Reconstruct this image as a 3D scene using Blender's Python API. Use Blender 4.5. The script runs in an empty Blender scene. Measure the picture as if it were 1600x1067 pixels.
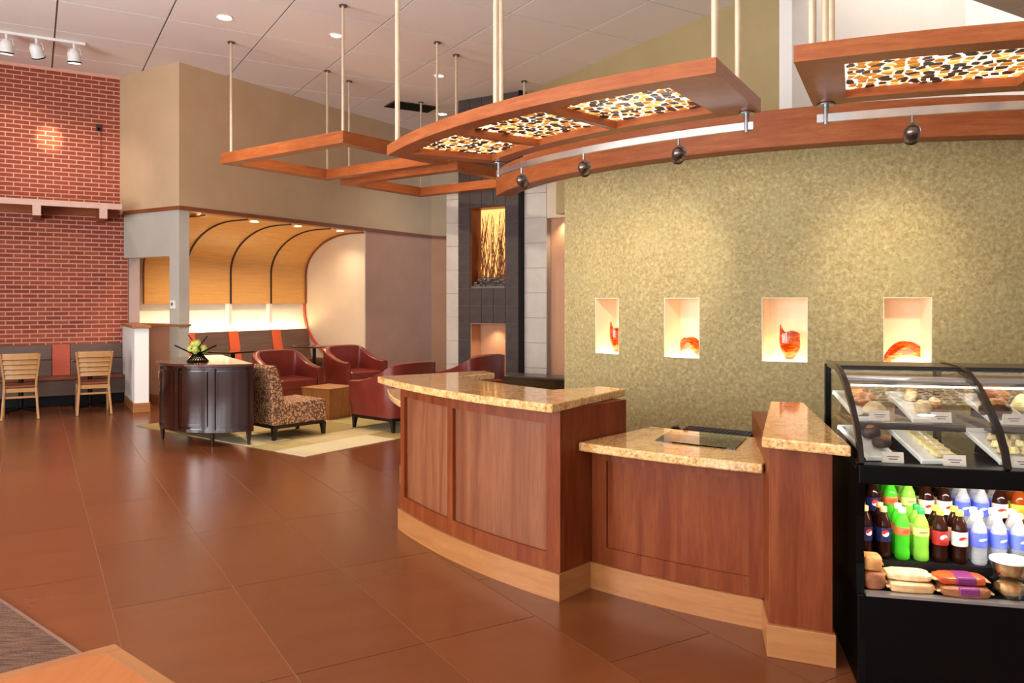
import bpy, bmesh, math, random
from math import sin, cos, pi, radians, atan2, hypot
from mathutils import Vector, Matrix, noise
random.seed(7)
SC = bpy.context.scene
COL = SC.collection

# ------------------------------------------------------------------ camera
EYE = 1.6
FPX = 1240.0                                  # focal length in pixels of the 1600 px wide frame
cam_d = bpy.data.cameras.new('camera'); cam = bpy.data.objects.new('camera', cam_d); COL.objects.link(cam)
cam.location = (0, 0, EYE); cam.rotation_euler = (radians(90), 0, 0)
cam_d.sensor_width = 36; cam_d.lens = FPX * 36 / 1600
cam_d.shift_y = (472 - 533.5) / 1600
cam_d.clip_start = .05; cam_d.clip_end = 200
SC.camera = cam

# ------------------------------------------------------------------ world, daylight, exposure
W = bpy.data.worlds.new('sky'); SC.world = W; W.use_nodes = True
W.node_tree.nodes['Background'].inputs[0].default_value = (.80, .88, 1.0, 1)
W.node_tree.nodes['Background'].inputs[1].default_value = .55
SC.view_settings.view_transform = 'Standard'; SC.view_settings.look = 'None'
SC.view_settings.exposure = 0.35; SC.view_settings.gamma = 1.0; SC.view_settings.use_curve_mapping = False

# plan axes: the hall's grid (brick wall, floor tiles, ceiling) is turned AG to the view; the lounge is turned again
AG = math.atan2(750, FPX)
U2 = Vector((cos(AG), sin(AG))); U1 = Vector((-sin(AG), cos(AG)))
def G(X, Y): return (U2.x * X + U1.x * Y, U2.y * X + U1.y * Y)
def toG(x, y): return (x * U2.x + y * U2.y, x * U1.x + y * U1.y)
ZC = 5.3

def area(name, loc, target, sx, sy, power, col, parent=None):
    l = bpy.data.lights.new(name, 'AREA'); l.shape = 'RECTANGLE'; l.size = sx; l.size_y = sy
    l.energy = power; l.color = col
    o = bpy.data.objects.new(name, l); COL.objects.link(o)
    o.location = loc; d = Vector(target) - Vector(loc)
    o.rotation_euler = d.to_track_quat('-Z', 'Y').to_euler()
    return o
DAY = (.93, .96, 1.0)
# daylight through the tall windows in the wall behind the camera and in the side wall left of it
for gx, pw in ((-3.6, 60), (-1.0, 25), (1.6, 6), (4.2, 4), (6.8, 4)):
    x, y = G(gx, -3.3); tx, ty = G(gx, 4)
    area('window_daylight', (x, y, 2.1), (tx, ty, 5.6), 2.0, 3.4, pw, DAY)
for gy, pw in ((-1.2, 220), (1.8, 260), (4.8, 290), (7.8, 310)):
    x, y = G(-4.8, gy); tx, ty = G(3, gy)
    area('window_daylight', (x, y, 2.1), (tx, ty, 6.6), 2.2, 3.4, pw, DAY)
# skylight in the tall light shaft at the right
x, y = G(9.2, 5.35); area('skylight_daylight', (x, y, 6.7), (x, y, 0), 3.2, 1.6, 52, (1, .98, .95))

# ------------------------------------------------------------------ materials
def S(r, g, b):
    f = lambda c: (c / 255 / 12.92) if c / 255 <= .04045 else ((c / 255 + .055) / 1.055) ** 2.4
    return (f(r), f(g), f(b), 1)
MATS = {}
def nmat(name):
    m = bpy.data.materials.new(name); m.use_nodes = True
    nt = m.node_tree; b = nt.nodes['Principled BSDF']; MATS[name] = m
    return m, nt, b
def link(nt, a, b): nt.links.new(a, b)
def coords(nt, scale=(1, 1, 1), kind='Object', rot=(0, 0, 0)):
    t = nt.nodes.new('ShaderNodeTexCoord'); mp = nt.nodes.new('ShaderNodeMapping')
    mp.inputs['Scale'].default_value = scale; mp.inputs['Rotation'].default_value = rot
    link(nt, t.outputs[kind], mp.inputs['Vector']); return mp.outputs['Vector']
def nz(nt, vec, scale, detail=3, rough=.55, dist=0):
    n = nt.nodes.new('ShaderNodeTexNoise'); n.inputs['Scale'].default_value = scale
    n.inputs['Detail'].default_value = detail; n.inputs['Roughness'].default_value = rough
    n.inputs['Distortion'].default_value = dist
    link(nt, vec, n.inputs['Vector']); return n.outputs['Fac']
def ramp(nt, fac, stops, interp='LINEAR'):
    r = nt.nodes.new('ShaderNodeValToRGB'); e = r.color_ramp.elements; r.color_ramp.interpolation = interp
    while len(e) < len(stops): e.new(.5)
    for k, (p, c) in enumerate(stops): e[k].position = p; e[k].color = c
    link(nt, fac, r.inputs['Fac']); return r.outputs['Color']
def mixc(nt, fac, a, b, mode='MIX'):
    m = nt.nodes.new('ShaderNodeMix'); m.data_type = 'RGBA'; m.blend_type = mode
    if isinstance(fac, float): m.inputs[0].default_value = fac
    else: link(nt, fac, m.inputs[0])
    for s, v in ((6, a), (7, b)):
        if isinstance(v, tuple): m.inputs[s].default_value = v
        else: link(nt, v, m.inputs[s])
    return m.outputs[2]
def bump(nt, b, fac, strength=.2, dist=.01):
    n = nt.nodes.new('ShaderNodeBump'); n.inputs['Strength'].default_value = strength; n.inputs['Distance'].default_value = dist
    link(nt, fac, n.inputs['Height']); link(nt, n.outputs['Normal'], b.inputs['Normal'])
def plain(name, c, rough=.5, metal=0, spec=.5, var=None, scale=8, bmp=0, coat=0):
    m, nt, b = nmat(name)
    b.inputs['Roughness'].default_value = rough; b.inputs['Metallic'].default_value = metal
    b.inputs['Specular IOR Level'].default_value = spec; b.inputs['Coat Weight'].default_value = coat
    v = coords(nt); f = nz(nt, v, scale, 4)
    c2 = var or tuple(x * .88 for x in c[:3]) + (1,)
    link(nt, ramp(nt, f, [(.35, c), (.65, c2)]), b.inputs['Base Color'])
    if bmp: bump(nt, b, nz(nt, v, scale * 6, 3), bmp, .004)
    return m
def wood(name, c1, c2, stretch=(14, 14, 1.2), rough=.32, spec=.5, rnd=False, coat=0.0):
    m, nt, b = nmat(name); b.inputs['Roughness'].default_value = rough; b.inputs['Specular IOR Level'].default_value = spec
    b.inputs['Coat Weight'].default_value = coat; b.inputs['Coat Roughness'].default_value = .12
    v = coords(nt, stretch); f = nz(nt, v, 1.0, 5, .6, .6)
    v2 = coords(nt, tuple(s * 7 for s in stretch)); f2 = nz(nt, v2, 1.0, 3, .6)
    v3 = coords(nt, (2, 2, .8)); f3 = nz(nt, v3, 1.3, 3)
    base = ramp(nt, f, [(.3, c1), (.7, c2)])
    dk = tuple(x * .72 for x in c1[:3]) + (1,)
    base = mixc(nt, ramp(nt, f2, [(.45, (0, 0, 0, 1)), (.75, (.45, .45, .45, 1))]), base, dk)
    base = mixc(nt, ramp(nt, f3, [(.4, (0, 0, 0, 1)), (.7, (.4, .4, .4, 1))]), base, c1)
    link(nt, base, b.inputs['Base Color']); bump(nt, b, f2, .04, .002)
    return m
def emit(name, c, strength, base=None):
    m, nt, b = nmat(name); b.inputs['Base Color'].default_value = base or c
    b.inputs['Emission Color'].default_value = c; b.inputs['Emission Strength'].default_value = strength
    v = coords(nt); f = nz(nt, v, 3, 2)
    link(nt, ramp(nt, f, [(.3, c), (.8, tuple(min(1, x * .94) for x in c[:3]) + (1,))]), b.inputs['Emission Color'])
    return m
def glass(name, tint=(1, 1, 1, 1), gloss=.5, rough=.02):
    m = bpy.data.materials.new(name); m.use_nodes = True; nt = m.node_tree; MATS[name] = m
    nt.nodes.remove(nt.nodes['Principled BSDF'])
    out = nt.nodes['Material Output']
    t = nt.nodes.new('ShaderNodeBsdfTransparent'); t.inputs[0].default_value = tint
    g = nt.nodes.new('ShaderNodeBsdfGlossy'); g.inputs['Roughness'].default_value = rough
    fr = nt.nodes.new('ShaderNodeFresnel'); fr.inputs[0].default_value = 1.45
    mu = nt.nodes.new('ShaderNodeMath'); mu.operation = 'MULTIPLY'; mu.inputs[1].default_value = gloss
    link(nt, fr.outputs[0], mu.inputs[0])
    mx = nt.nodes.new('ShaderNodeMixShader'); link(nt, mu.outputs[0], mx.inputs[0])
    link(nt, t.outputs[0], mx.inputs[1]); link(nt, g.outputs[0], mx.inputs[2]); link(nt, mx.outputs[0], out.inputs[0])
    return m

wood('cherry', S(100, 38, 12), S(134, 69, 33), spec=.2, rough=.4)
wood('cherry_panel', S(106, 55, 32), S(146, 92, 60), (9, 9, .7), spec=.22, rough=.38)
wood('cherry_beam', S(148, 74, 34), S(178, 104, 58), (3, 3, 30), .38, .3)
wood('maple_kick', S(154, 96, 50), S(174, 118, 68), (2, 2, 22), .35)
wood('maple_table', S(172, 98, 44), S(188, 118, 60), (14, 1.5, 14), .3)
wood('oak_chair', S(176, 124, 70), S(200, 152, 96), (2, 2, 9), .35)
wood('alcove_panel', S(222, 164, 88), S(238, 186, 112), (1.2, 1.2, 26), .4)
wood('zebra_cube', S(150, 92, 48), S(190, 130, 78), (22, 22, 1), .35)
wood('espresso', S(36, 14, 9), S(52, 22, 14), (8, 8, 1.5), .16, .6, coat=.6)
wood('espresso_top', S(70, 32, 20), S(92, 46, 30), (8, 1.5, 8), .14, .6, coat=.6)
wood('bench_laminate', S(88, 66, 56), S(112, 88, 76), (1.2, 1.2, 30), .4)
wood('bench_seat', S(110, 54, 30), S(135, 72, 42), (2, 2, 12), .35)
wood('trim_wood', S(128, 66, 36), S(150, 82, 48), (3, 3, 20), .35)
plain('black_leg', S(18, 12, 11), .3)
plain('black_gloss', S(5, 4, 4), .3, spec=.15)
plain('black_matte', S(9, 8, 8), .5, spec=.2)
plain('bronze_frame', S(22, 13, 9), .25, spec=.4)
plain('steel', S(170, 170, 172), .3, 1.0)
plain('aluminium', S(200, 198, 196), .28, .9)
plain('pewter', S(120, 108, 102), .3, .9)
plain('post_metal', S(222, 200, 170), .35, .35)
plain('olive_paint', S(202, 172, 136), .7, var=S(196, 166, 130), scale=2)
plain('mauve_paint', S(192, 148, 126), .7, var=S(186, 142, 120)
      , scale=2)
plain('return_paint', S(180, 154, 146), .7, var=S(174, 148, 140), scale=2)
plain('moss_paint', S(172, 152, 108), .7, var=S(166, 146, 102), scale=2)
plain('sage_paint', S(186, 180, 168), .7, var=S(180, 174, 162), scale=2)
plain('cream_paint', S(216, 196, 170), .6, var=S(210, 190, 164), scale=2)
plain('lamplit_peach', S(200, 148, 112), .6, var=S(194, 142, 106), scale=2)  # warm lamplight put into the wall colour
plain('white_paint', S(240, 236, 230), .7, var=S(236, 232, 226), scale=2)
plain('soffit_paint', S(206, 176, 146), .7, scale=2)
plain('niche_paint', S(238, 214, 186), .6, var=S(234, 210, 180), scale=3)
plain('fascia_daylit', S(214, 176, 160), .5, scale=6)  # daylight on the timber front put into its colour
plain('ceiling_tile', S(236, 226, 220), .85, var=S(230, 219, 212), scale=70, bmp=.2)
plain('ceiling_grid', S(112, 102, 98), .6)
plain('white_plastic', S(238, 236, 232), .35)
plain('mortar', S(228, 172, 150), .9, var=S(214, 158, 134), scale=40, bmp=.4)
plain('cream_tile', S(206, 196, 186), .35, var=S(198, 188, 176), scale=5)
plain('slate_tile', S(84, 74, 72), .28, var=S(70, 62, 62), scale=6)
plain('slate_grout', S(112, 104, 100), .8)
plain('cream_grout', S(176, 164, 150), .8)
plain('maroon_leather', S(122, 46, 35), .3, var=S(110, 38, 29), scale=5, bmp=.08, coat=.15)
plain('orange_fabric', S(214, 92, 52), .75, scale=60, bmp=.2)
plain('brick_orange_fabric', S(198, 92, 68), .75, scale=60, bmp=.2)
plain('rug_sand', S(188, 162, 112), .95, scale=50, bmp=.4)
plain('rug_cream', S(206, 186, 144), .95, scale=50, bmp=.4)
plain('rug_olive', S(152, 126, 70), .95, scale=50, bmp=.4)
plain('rug_moss', S(174, 150, 92), .95, scale=50, bmp=.4)
plain('tray_white', S(240, 238, 230), .25)
plain('chocolate', S(66, 36, 22), .5, var=S(44, 22, 14), scale=30, bmp=.4)
plain('bread', S(204, 148, 84), .6, var=S(176, 112, 56), scale=25, bmp=.3)
plain('bread_dark', S(150, 88, 44), .6, var=S(116, 62, 28), scale=25, bmp=.3)
plain('cream_pastry', S(226, 204, 160), .6, var=S(206, 172, 116), scale=30, bmp=.3)
plain('cheese', S(236, 220, 140), .5, var=S(246, 238, 190), scale=18, bmp=.2)
plain('jam', S(158, 44, 24), .3, var=S(190, 90, 40), scale=30)
plain('salad', S(196, 186, 120), .5, var=S(196, 92, 56), scale=28, bmp=.3)
plain('wrap_paper', S(212, 176, 130), .35, var=S(184, 136, 86), scale=12, bmp=.3)
plain('purple_print', S(112, 40, 92), .4)
plain('card', S(222, 208, 192), .5)
plain('print_grey', S(120, 104, 98), .6)
plain('keys', S(30, 22, 26), .4)
plain('fruit_green', S(150, 176, 60), .45, var=S(196, 120, 60), scale=9)
plain('fruit_pale', S(176, 190, 90), .45, var=S(150, 170, 70), scale=9)
plain('pebble', S(58, 50, 48), .3, var=S(140, 128, 120), scale=30)
plain('twig', S(150, 84, 30), .6, var=S(110, 56, 18), scale=20)
plain('carpet_strip', S(196, 170, 150), .3, .8)
plain('vent_dark', S(52, 34, 28), .6)
plain('window_frame', S(70, 62, 58), .4)
plain('wall_far', S(190, 174, 150), .8)
emit('lamp_glow', (1, .93, .82, 1), 14)
emit('lamp_off', (1, .9, .8, 1), 1.2)
emit('led_strip', (1, .78, .42, 1), 36)
emit('niche_light', (1, .80, .43, 1), 5.2)
emit('art_glow', (1, .52, .15, 1), .95)
emit('mosaic_glow', (1, .80, .60, 1), 1.35)
emit('case_tube', (1, .93, .80, 1), 9)
emit('stone_amber_glow', (.75, .30, .04, 1), .5, S(190, 110, 30))  # weak emission in the stones imitates light passing through from the panel
emit('stone_honey_glow', (1, .55, .16, 1), .8, S(230, 170, 80))
emit('stone_cream_glow', (1, .74, .45, 1), 1.3, S(240, 210, 160))
plain('stone_brown', S(70, 30, 16), .3)
plain('stone_dark', S(34, 16, 12), .3)
glass('case_glass', (.98, .985, .975, 1), .3)
glass('case_back_glass', (.94, .95, .93, 1), .4)
glass('desk_glass', (.62, .70, .66, 1), 1.0)
glass('tub_plastic', (.93, .93, .90, 1), .8, .08)

def m_floor():
    m, nt, b = nmat('floor_tile'); oi = nt.nodes.new('ShaderNodeObjectInfo')
    f = nz(nt, coords(nt, (1.2, 3, 1)), 1.5, 2)
    c = ramp(nt, f, [(.3, S(104, 57, 30)), (.7, S(118, 66, 36))])
    c2 = mixc(nt, oi.outputs['Random'], S(98, 52, 27, ), S(122, 69, 38))
    link(nt, mixc(nt, .5, c, c2), b.inputs['Base Color'])
    b.inputs['Roughness'].default_value = .23; b.inputs['Specular IOR Level'].default_value = .55
m_floor()
plain('grout', S(158, 106, 76), .7)
def m_brick():
    m, nt, b = nmat('brick'); oi = nt.nodes.new('ShaderNodeObjectInfo')
    g = nt.nodes.new('ShaderNodeNewGeometry')
    n = nt.nodes.new('ShaderNodeTexWhiteNoise'); n.noise_dimensions = '3D'
    sn = nt.nodes.new('ShaderNodeVectorMath'); sn.operation = 'SNAP'; sn.inputs[1].default_value = (.2, .2, .0692)
    link(nt, g.outputs['Position'], sn.inputs[0]); link(nt, sn.outputs[0], n.inputs['Vector'])
    c = ramp(nt, oi.outputs['Random'], [(0, S(150, 66, 42)), (.4, S(172, 84, 56)), (.75, S(158, 72, 46)), (1, S(138, 62, 44))])
    v = coords(nt, kind='Generated'); f = nz(nt, v, 6, 4)
    c = mixc(nt, ramp(nt, f, [(.4, (0, 0, 0, 1)), (.8, (.5, .5, .5, 1))]), c, S(120, 56, 38))
    link(nt, c, b.inputs['Base Color']); b.inputs['Roughness'].default_value = .85; bump(nt, b, f, .3, .004)
m_brick()
def m_granite():
    m, nt, b = nmat('granite'); v = coords(nt)
    f = nz(nt, v, 9, 6, .65, 1.2); f2 = nz(nt, v, 70, 4, .6); f3 = nz(nt, coords(nt, (3, 14, 14), rot=(0, 0, .6)), 1.6, 4, .6, .8)
    c = ramp(nt, f, [(.28, S(150, 92, 44)), (.45, S(206, 156, 96)), (.6, S(222, 182, 126)), (.78, S(190, 130, 72))])
    c = mixc(nt, ramp(nt, f2, [(.38, (.6, .6, .6, 1)), (.47, (0, 0, 0, 1))]), c, S(116, 70, 38))
    c = mixc(nt, ramp(nt, f2, [(.60, (0, 0, 0, 1)), (.70, (.7, .7, .7, 1))]), c, S(240, 216, 176))
    c = mixc(nt, ramp(nt, f3, [(.5, (0, 0, 0, 1)), (.7, (.5, .5, .5, 1))]), c, S(224, 170, 110))
    link(nt, c, b.inputs['Base Color']); b.inputs['Roughness'].default_value = .07; b.inputs['Specular IOR Level'].default_value = .8
m_granite()
def m_suede():
    m, nt, b = nmat('suede_wall'); v = coords(nt)
    f = nz(nt, v, 34, 5, .65, .5); f2 = nz(nt, v, 3, 3)
    c = ramp(nt, f, [(.30, S(132, 112, 68)), (.5, S(162, 142, 94)), (.70, S(190, 172, 122))])
    c = mixc(nt, ramp(nt, f2, [(.4, (0, 0, 0, 1)), (.7, (.3, .3, .3, 1))]), c, S(158, 148, 104))
    link(nt, c, b.inputs['Base Color']); b.inputs['Roughness'].default_value = .8; bump(nt, b, f, .25, .01)
m_suede()
def m_pattern():
    m, nt, b = nmat('pattern_fabric'); v = coords(nt, (44, 44, 44))
    vo = nt.nodes.new('ShaderNodeTexVoronoi'); vo.distance = 'MANHATTAN'; vo.inputs['Scale'].default_value = 1.0
    link(nt, v, vo.inputs['Vector'])
    c = ramp(nt, vo.outputs['Distance'], [(.16, S(84, 46, 34)), (.26, S(186, 142, 100)), (.62, S(214, 172, 128)), (.74, S(112, 68, 46))])
    link(nt, c, b.inputs['Base Color']); b.inputs['Roughness'].default_value = .9
m_pattern()
def m_carpet():
    m, nt, b = nmat('carpet'); f = nz(nt, coords(nt, (8, 90, 8), rot=(0, 0, -.6)), 1, 3); f2 = nz(nt, coords(nt), 120, 2)
    c = ramp(nt, f, [(.35, S(62, 36, 26)), (.65, S(124, 84, 58))])
    c = mixc(nt, ramp(nt, f2, [(.4, (0, 0, 0, 1)), (.6, (.5, .5, .5, 1))]), c, S(70, 42, 30))
    link(nt, c, b.inputs['Base Color']); b.inputs['Roughness'].default_value = .95; bump(nt, b, f2, .5, .006)
m_carpet()
def m_artglass():
    m, nt, b = nmat('art_glass'); f = nz(nt, coords(nt, (5, 5, 22), rot=(.5, .3, 0)), 1.6, 3, .6, 1.5)
    c = ramp(nt, f, [(.3, S(170, 34, 6)), (.48, S(230, 84, 14)), (.62, S(250, 150, 40)), (.75, S(200, 50, 10))])
    link(nt, c, b.inputs['Base Color']); b.inputs['Roughness'].default_value = .08; b.inputs['Transmission Weight'].default_value = .35
    b.inputs['Specular IOR Level'].default_value = .7; b.inputs['Subsurface Weight'].default_value = .25
m_artglass()
def liquid(name, c, tr=.5, rough=.06):
    m, nt, b = nmat(name); f = nz(nt, coords(nt), 12, 2)
    link(nt, ramp(nt, f, [(.3, c), (.8, tuple(min(1, x * 1.25) for x in c[:3]) + (1,))]), b.inputs['Base Color'])
    b.inputs['Roughness'].default_value = rough; b.inputs['Transmission Weight'].default_value = tr; b.inputs['Specular IOR Level'].default_value = .7
    b.inputs['IOR'].default_value = 1.2
liquid('cola', S(30, 10, 6), 0); liquid('green_soda', S(70, 190, 40), .3); liquid('lime_soda', S(140, 205, 70), .4)
liquid('water', S(238, 240, 244), .8); liquid('blue_drink', S(24, 34, 120), .1); liquid('yellow_drink', S(226, 200, 40), .2)
liquid('amber_tea', S(120, 48, 10), .2)
def blot(name, base, spot, spot2=None, w=.012, h=.010, zc=0.0):
    # label print: an oval mark on the camera side of a wrapped label
    m, nt, b = nmat(name); t = nt.nodes.new('ShaderNodeTexCoord')
    sx = nt.nodes.new('ShaderNodeSeparateXYZ'); link(nt, t.outputs['Object'], sx.inputs[0])
    def ma(op, a, bb):
        q = nt.nodes.new('ShaderNodeMath'); q.operation = op
        for k, v in ((0, a), (1, bb)):
            if isinstance(v, (int, float)): q.inputs[k].default_value = v
            else: link(nt, v, q.inputs[k])
        return q.outputs[0]
    px = ma('DIVIDE', sx.outputs[0], w); pz = ma('DIVIDE', ma('SUBTRACT', sx.outputs[2], zc), h)
    d = ma('ADD', ma('MULTIPLY', px, px), ma('MULTIPLY', pz, pz))
    inside = ma('LESS_THAN', d, 1.0)
    upper = ma('GREATER_THAN', ma('SUBTRACT', pz, ma('MULTIPLY', ma('SINE', ma('MULTIPLY', px, 2.6), 0), .3)), 0)
    s = mixc(nt, upper, spot2 or spot, spot)
    link(nt, mixc(nt, inside, base, s), b.inputs['Base Color']); b.inputs['Roughness'].default_value = .3
blot('label_cola', S(24, 30, 70), S(204, 40, 30), S(232, 226, 220), .015, .014, .112)
blot('label_lime', S(198, 104, 58), S(186, 70, 40), None, .02, .01, .125)
blot('label_pale', S(206, 200, 120), S(120, 130, 60), None, .02, .006, .125)
blot('label_maroon', S(140, 24, 20), S(220, 190, 180), S(176, 40, 34), .016, .016, .105)
blot('label_diet', S(226, 188, 168), S(150, 30, 30), S(214, 160, 140), .019, .011, .105)
blot('label_water', S(70, 84, 190), S(170, 180, 226), S(60, 70, 170), .02, .01, .105)
blot('label_blue', S(20, 30, 110), S(60, 60, 130), None, .015, .014, .105)
blot('label_yellow', S(196, 190, 50), S(220, 120, 30), None, .015, .014, .105)
for n, c in (('cap_white', S(240, 236, 226)), ('cap_green', S(20, 130, 60)), ('cap_yellow', S(226, 210, 60)), ('cap_orange', S(240, 120, 20)),
             ('cap_tan', S(206, 150, 104)), ('cap_gold', S(240, 180, 30)), ('cap_lime', S(110, 190, 80))): plain(n, c, .35)
M = MATS

# ------------------------------------------------------------------ mesh helpers
class MB:
    def __init__(s): s.v = []; s.f = []; s.mi = []
    def add(s, vs, fs, mi=0):
        k = len(s.v); s.v += [tuple(p) for p in vs]
        for f in fs: s.f.append(tuple(i + k for i in f)); s.mi.append(mi)
        return s
    def box(s, c, d, rz=0, mi=0):
        cx, cy, cz = c; a, b, h = d[0] / 2, d[1] / 2, d[2] / 2; co, si = cos(rz), sin(rz); vs = []
        for z in (-h, h):
            for x, y in ((-a, -b), (a, -b), (a, b), (-a, b)): vs.append((cx + x * co - y * si, cy + x * si + y * co, cz + z))
        return s.add(vs, [(3, 2, 1, 0), (4, 5, 6, 7), (0, 1, 5, 4), (1, 2, 6, 5), (2, 3, 7, 6), (3, 0, 4, 7)], mi)
    def prism(s, poly, z0, z1, mi=0):
        n = len(poly); vs = [(x, y, z0) for x, y in poly] + [(x, y, z1) for x, y in poly]
        return s.add(vs, [tuple(range(n))[::-1], tuple(range(n, 2 * n))] + [(i, (i + 1) % n, (i + 1) % n + n, i + n) for i in range(n)], mi)
    def arc(s, c, r0, r1, a0, a1, z0, z1, n=24, mi=0):
        vs = []
        for i in range(n + 1):
            a = radians(a0 + (a1 - a0) * i / n)
            for r, z in ((r0, z0), (r1, z0), (r1, z1), (r0, z1)): vs.append((c[0] + r * cos(a), c[1] + r * sin(a), z))
        fs = [(0, 1, 2, 3), (4 * n + 3, 4 * n + 2, 4 * n + 1, 4 * n)]
        for i in range(n):
            for k in range(4): fs.append((4 * i + k, 4 * i + (k + 1) % 4, 4 * i + 4 + (k + 1) % 4, 4 * i + 4 + k))
        return s.add(vs, fs, mi)
    def lathe(s, prof, n=20, at=(0, 0, 0), mi=0, close=True):
        vs = []; m = len(prof)
        for i in range(n):
            a = 2 * pi * i / n
            for r, z in prof: vs.append((at[0] + r * cos(a), at[1] + r * sin(a), at[2] + z))
        fs = []
        for i in range(n):
            j = (i + 1) % n
            for k in range(m - 1): fs.append((i * m + k, j * m + k, j * m + k + 1, i * m + k + 1))
        if close: fs += [tuple(i * m for i in range(n))[::-1], tuple(i * m + m - 1 for i in range(n))]
        return s.add(vs, fs, mi)
    def tube(s, pts, r, n=8, mi=0, cap=True):
        pts = [Vector(p) for p in pts]; m = len(pts); vs = []
        rs = r if isinstance(r, (list, tuple)) else [r] * m
        up = Vector((0, 0, 1))
        for i, p in enumerate(pts):
            t = (pts[min(i + 1, m - 1)] - pts[max(i - 1, 0)]).normalized()
            u = up if abs(t.z) < .9 else Vector((1, 0, 0))
            a = t.cross(u).normalized(); b = a.cross(t).normalized()
            for k in range(n):
                q = 2 * pi * k / n; vs.append(p + a * rs[i] * cos(q) + b * rs[i] * sin(q))
        fs = []
        for i in range(m - 1):
            for k in range(n): fs.append((i * n + k, i * n + (k + 1) % n, (i + 1) * n + (k + 1) % n, (i + 1) * n + k))
        if cap: fs += [tuple(range(n))[::-1], tuple(range((m - 1) * n, m * n))]
        return s.add(vs, fs, mi)
    def bar(s, pts, w, h, mi=0, side=None):
        # rectangular section along a path; side = direction of the width
        pts = [Vector(p) for p in pts]; m = len(pts); vs = []
        ws = w if isinstance(w, (list, tuple)) else [w] * m
        hs = h if isinstance(h, (list, tuple)) else [h] * m
        for i, p in enumerate(pts):
            t = (pts[min(i + 1, m - 1)] - pts[max(i - 1, 0)]).normalized()
            a = Vector(side).normalized() if side else t.cross(Vector((0, 0, 1))).normalized()
            b = a.cross(t).normalized()
            for x, y in ((-1, -1), (1, -1), (1, 1), (-1, 1)): vs.append(p + a * x * ws[i] / 2 + b * y * hs[i] / 2)
        fs = [(0, 1, 2, 3), tuple(4 * m - 4 + k for k in (3, 2, 1, 0))]
        for i in range(m - 1):
            for k in range(4): fs.append((4 * i + k, 4 * i + (k + 1) % 4, 4 * i + 4 + (k + 1) % 4, 4 * i + 4 + k))
        return s.add(vs, fs, mi)
    def strip(s, prof, x0, x1, th, mi=0, axis='x'):
        # a sheet following an open profile (y, z), extruded from x0 to x1, th thick
        n = len(prof); inner = []
        for i in range(n):
            a = Vector(prof[max(i - 1, 0)]); b = Vector(prof[min(i + 1, n - 1)]); t = (b - a).normalized()
            inner.append((prof[i][0] - t.y * th, prof[i][1] + t.x * th))
        poly = list(prof) + inner[::-1]; m = len(poly)
        vs = [(x0, y, z) for y, z in poly] + [(x1, y, z) for y, z in poly]
        fs = [(i, (i + 1) % m, (i + 1) % m + m, i + m) for i in range(m)]
        for i in range(n - 1):
            q = (i, i + 1, m - 2 - i, m - 1 - i); fs += [q, tuple(k + m for k in q)[::-1]]
        return s.add(vs, fs, mi)
    def side(s, prof, x0, x1, mi=0):
        # a closed profile (y, z) extruded along x
        n = len(prof); vs = [(x0, y, z) for y, z in prof] + [(x1, y, z) for y, z in prof]
        return s.add(vs, [tuple(range(n)), tuple(range(n, 2 * n))[::-1]] + [(i, (i + 1) % n, (i + 1) % n + n, i + n) for i in range(n)], mi)
    def ball(s, c, r, n=12, m=8, mi=0, fn=None):
        rx, ry, rz = r if isinstance(r, (list, tuple)) else (r, r, r)
        vs = [(c[0], c[1], c[2] - rz)]
        for j in range(1, m):
            t = -pi / 2 + pi * j / m
            for i in range(n):
                a = 2 * pi * i / n; vs.append((c[0] + rx * cos(t) * cos(a), c[1] + ry * cos(t) * sin(a), c[2] + rz * sin(t)))
        vs.append((c[0], c[1], c[2] + rz)); e = len(vs) - 1
        fs = [(0, 1 + (i + 1) % n, 1 + i) for i in range(n)]
        for j in range(m - 2):
            for i in range(n):
                p, q = 1 + j * n + i, 1 + j * n + (i + 1) % n; fs.append((p, q, q + n, p + n))
        o = 1 + (m - 2) * n
        fs += [(o + i, o + (i + 1) % n, e) for i in range(n)]
        if fn: vs = [fn(Vector(v)) for v in vs]
        return s.add(vs, fs, mi)
    def build(s, name, mats, parent=None, world=False, smooth=False, bevel=0, origin=None, seg=2):
        if isinstance(mats, str): mats = [mats]
        v = s.v; loc = None
        if parent is not None and world:
            L = parent.location
            p = parent.parent
            while p is not None: L = L + p.location; p = p.parent
            v = [(a - L.x, b - L.y, c - L.z) for a, b, c in v]
        elif parent is None:
            if origin is None:
                xs, ys, zs = zip(*v); origin = ((min(xs) + max(xs)) / 2, (min(ys) + max(ys)) / 2, min(zs))
            v = [(a - origin[0], b - origin[1], c - origin[2]) for a, b, c in v]; loc = origin
        me = bpy.data.meshes.new(name); me.from_pydata(v, [], s.f)
        for m in mats: me.materials.append(MATS[m])
        me.polygons.foreach_set('material_index', s.mi)
        bm = bmesh.new(); bm.from_mesh(me); bmesh.ops.recalc_face_normals(bm, faces=bm.faces); bm.to_mesh(me); bm.free()
        if smooth:
            me.polygons.foreach_set('use_smooth', [True] * len(me.polygons))
            me.set_sharp_from_angle(angle=radians(40))
        o = bpy.data.objects.new(name, me); COL.objects.link(o)
        if parent: o.parent = parent
        if loc: o.location = loc
        if bevel:
            b = o.modifiers.new('bevel', 'BEVEL'); b.width = bevel; b.segments = seg; b.limit_method = 'ANGLE'; b.angle_limit = radians(40)
        return o
def tag(o, label, cat, group=None, kind=None):
    o['label'] = label; o['category'] = cat
    if group: o['group'] = group
    if kind: o['kind'] = kind
    return o
def struct(o, label, cat): return tag(o, label, cat, None, 'structure')
def thing(name, label, cat, loc=(0, 0, 0), rz=0, group=None):
    o = bpy.data.objects.new(name, None); COL.objects.link(o); o.empty_display_size = .1
    o.location = loc; o.rotation_euler = (0, 0, rz); return tag(o, label, cat, group)
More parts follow.
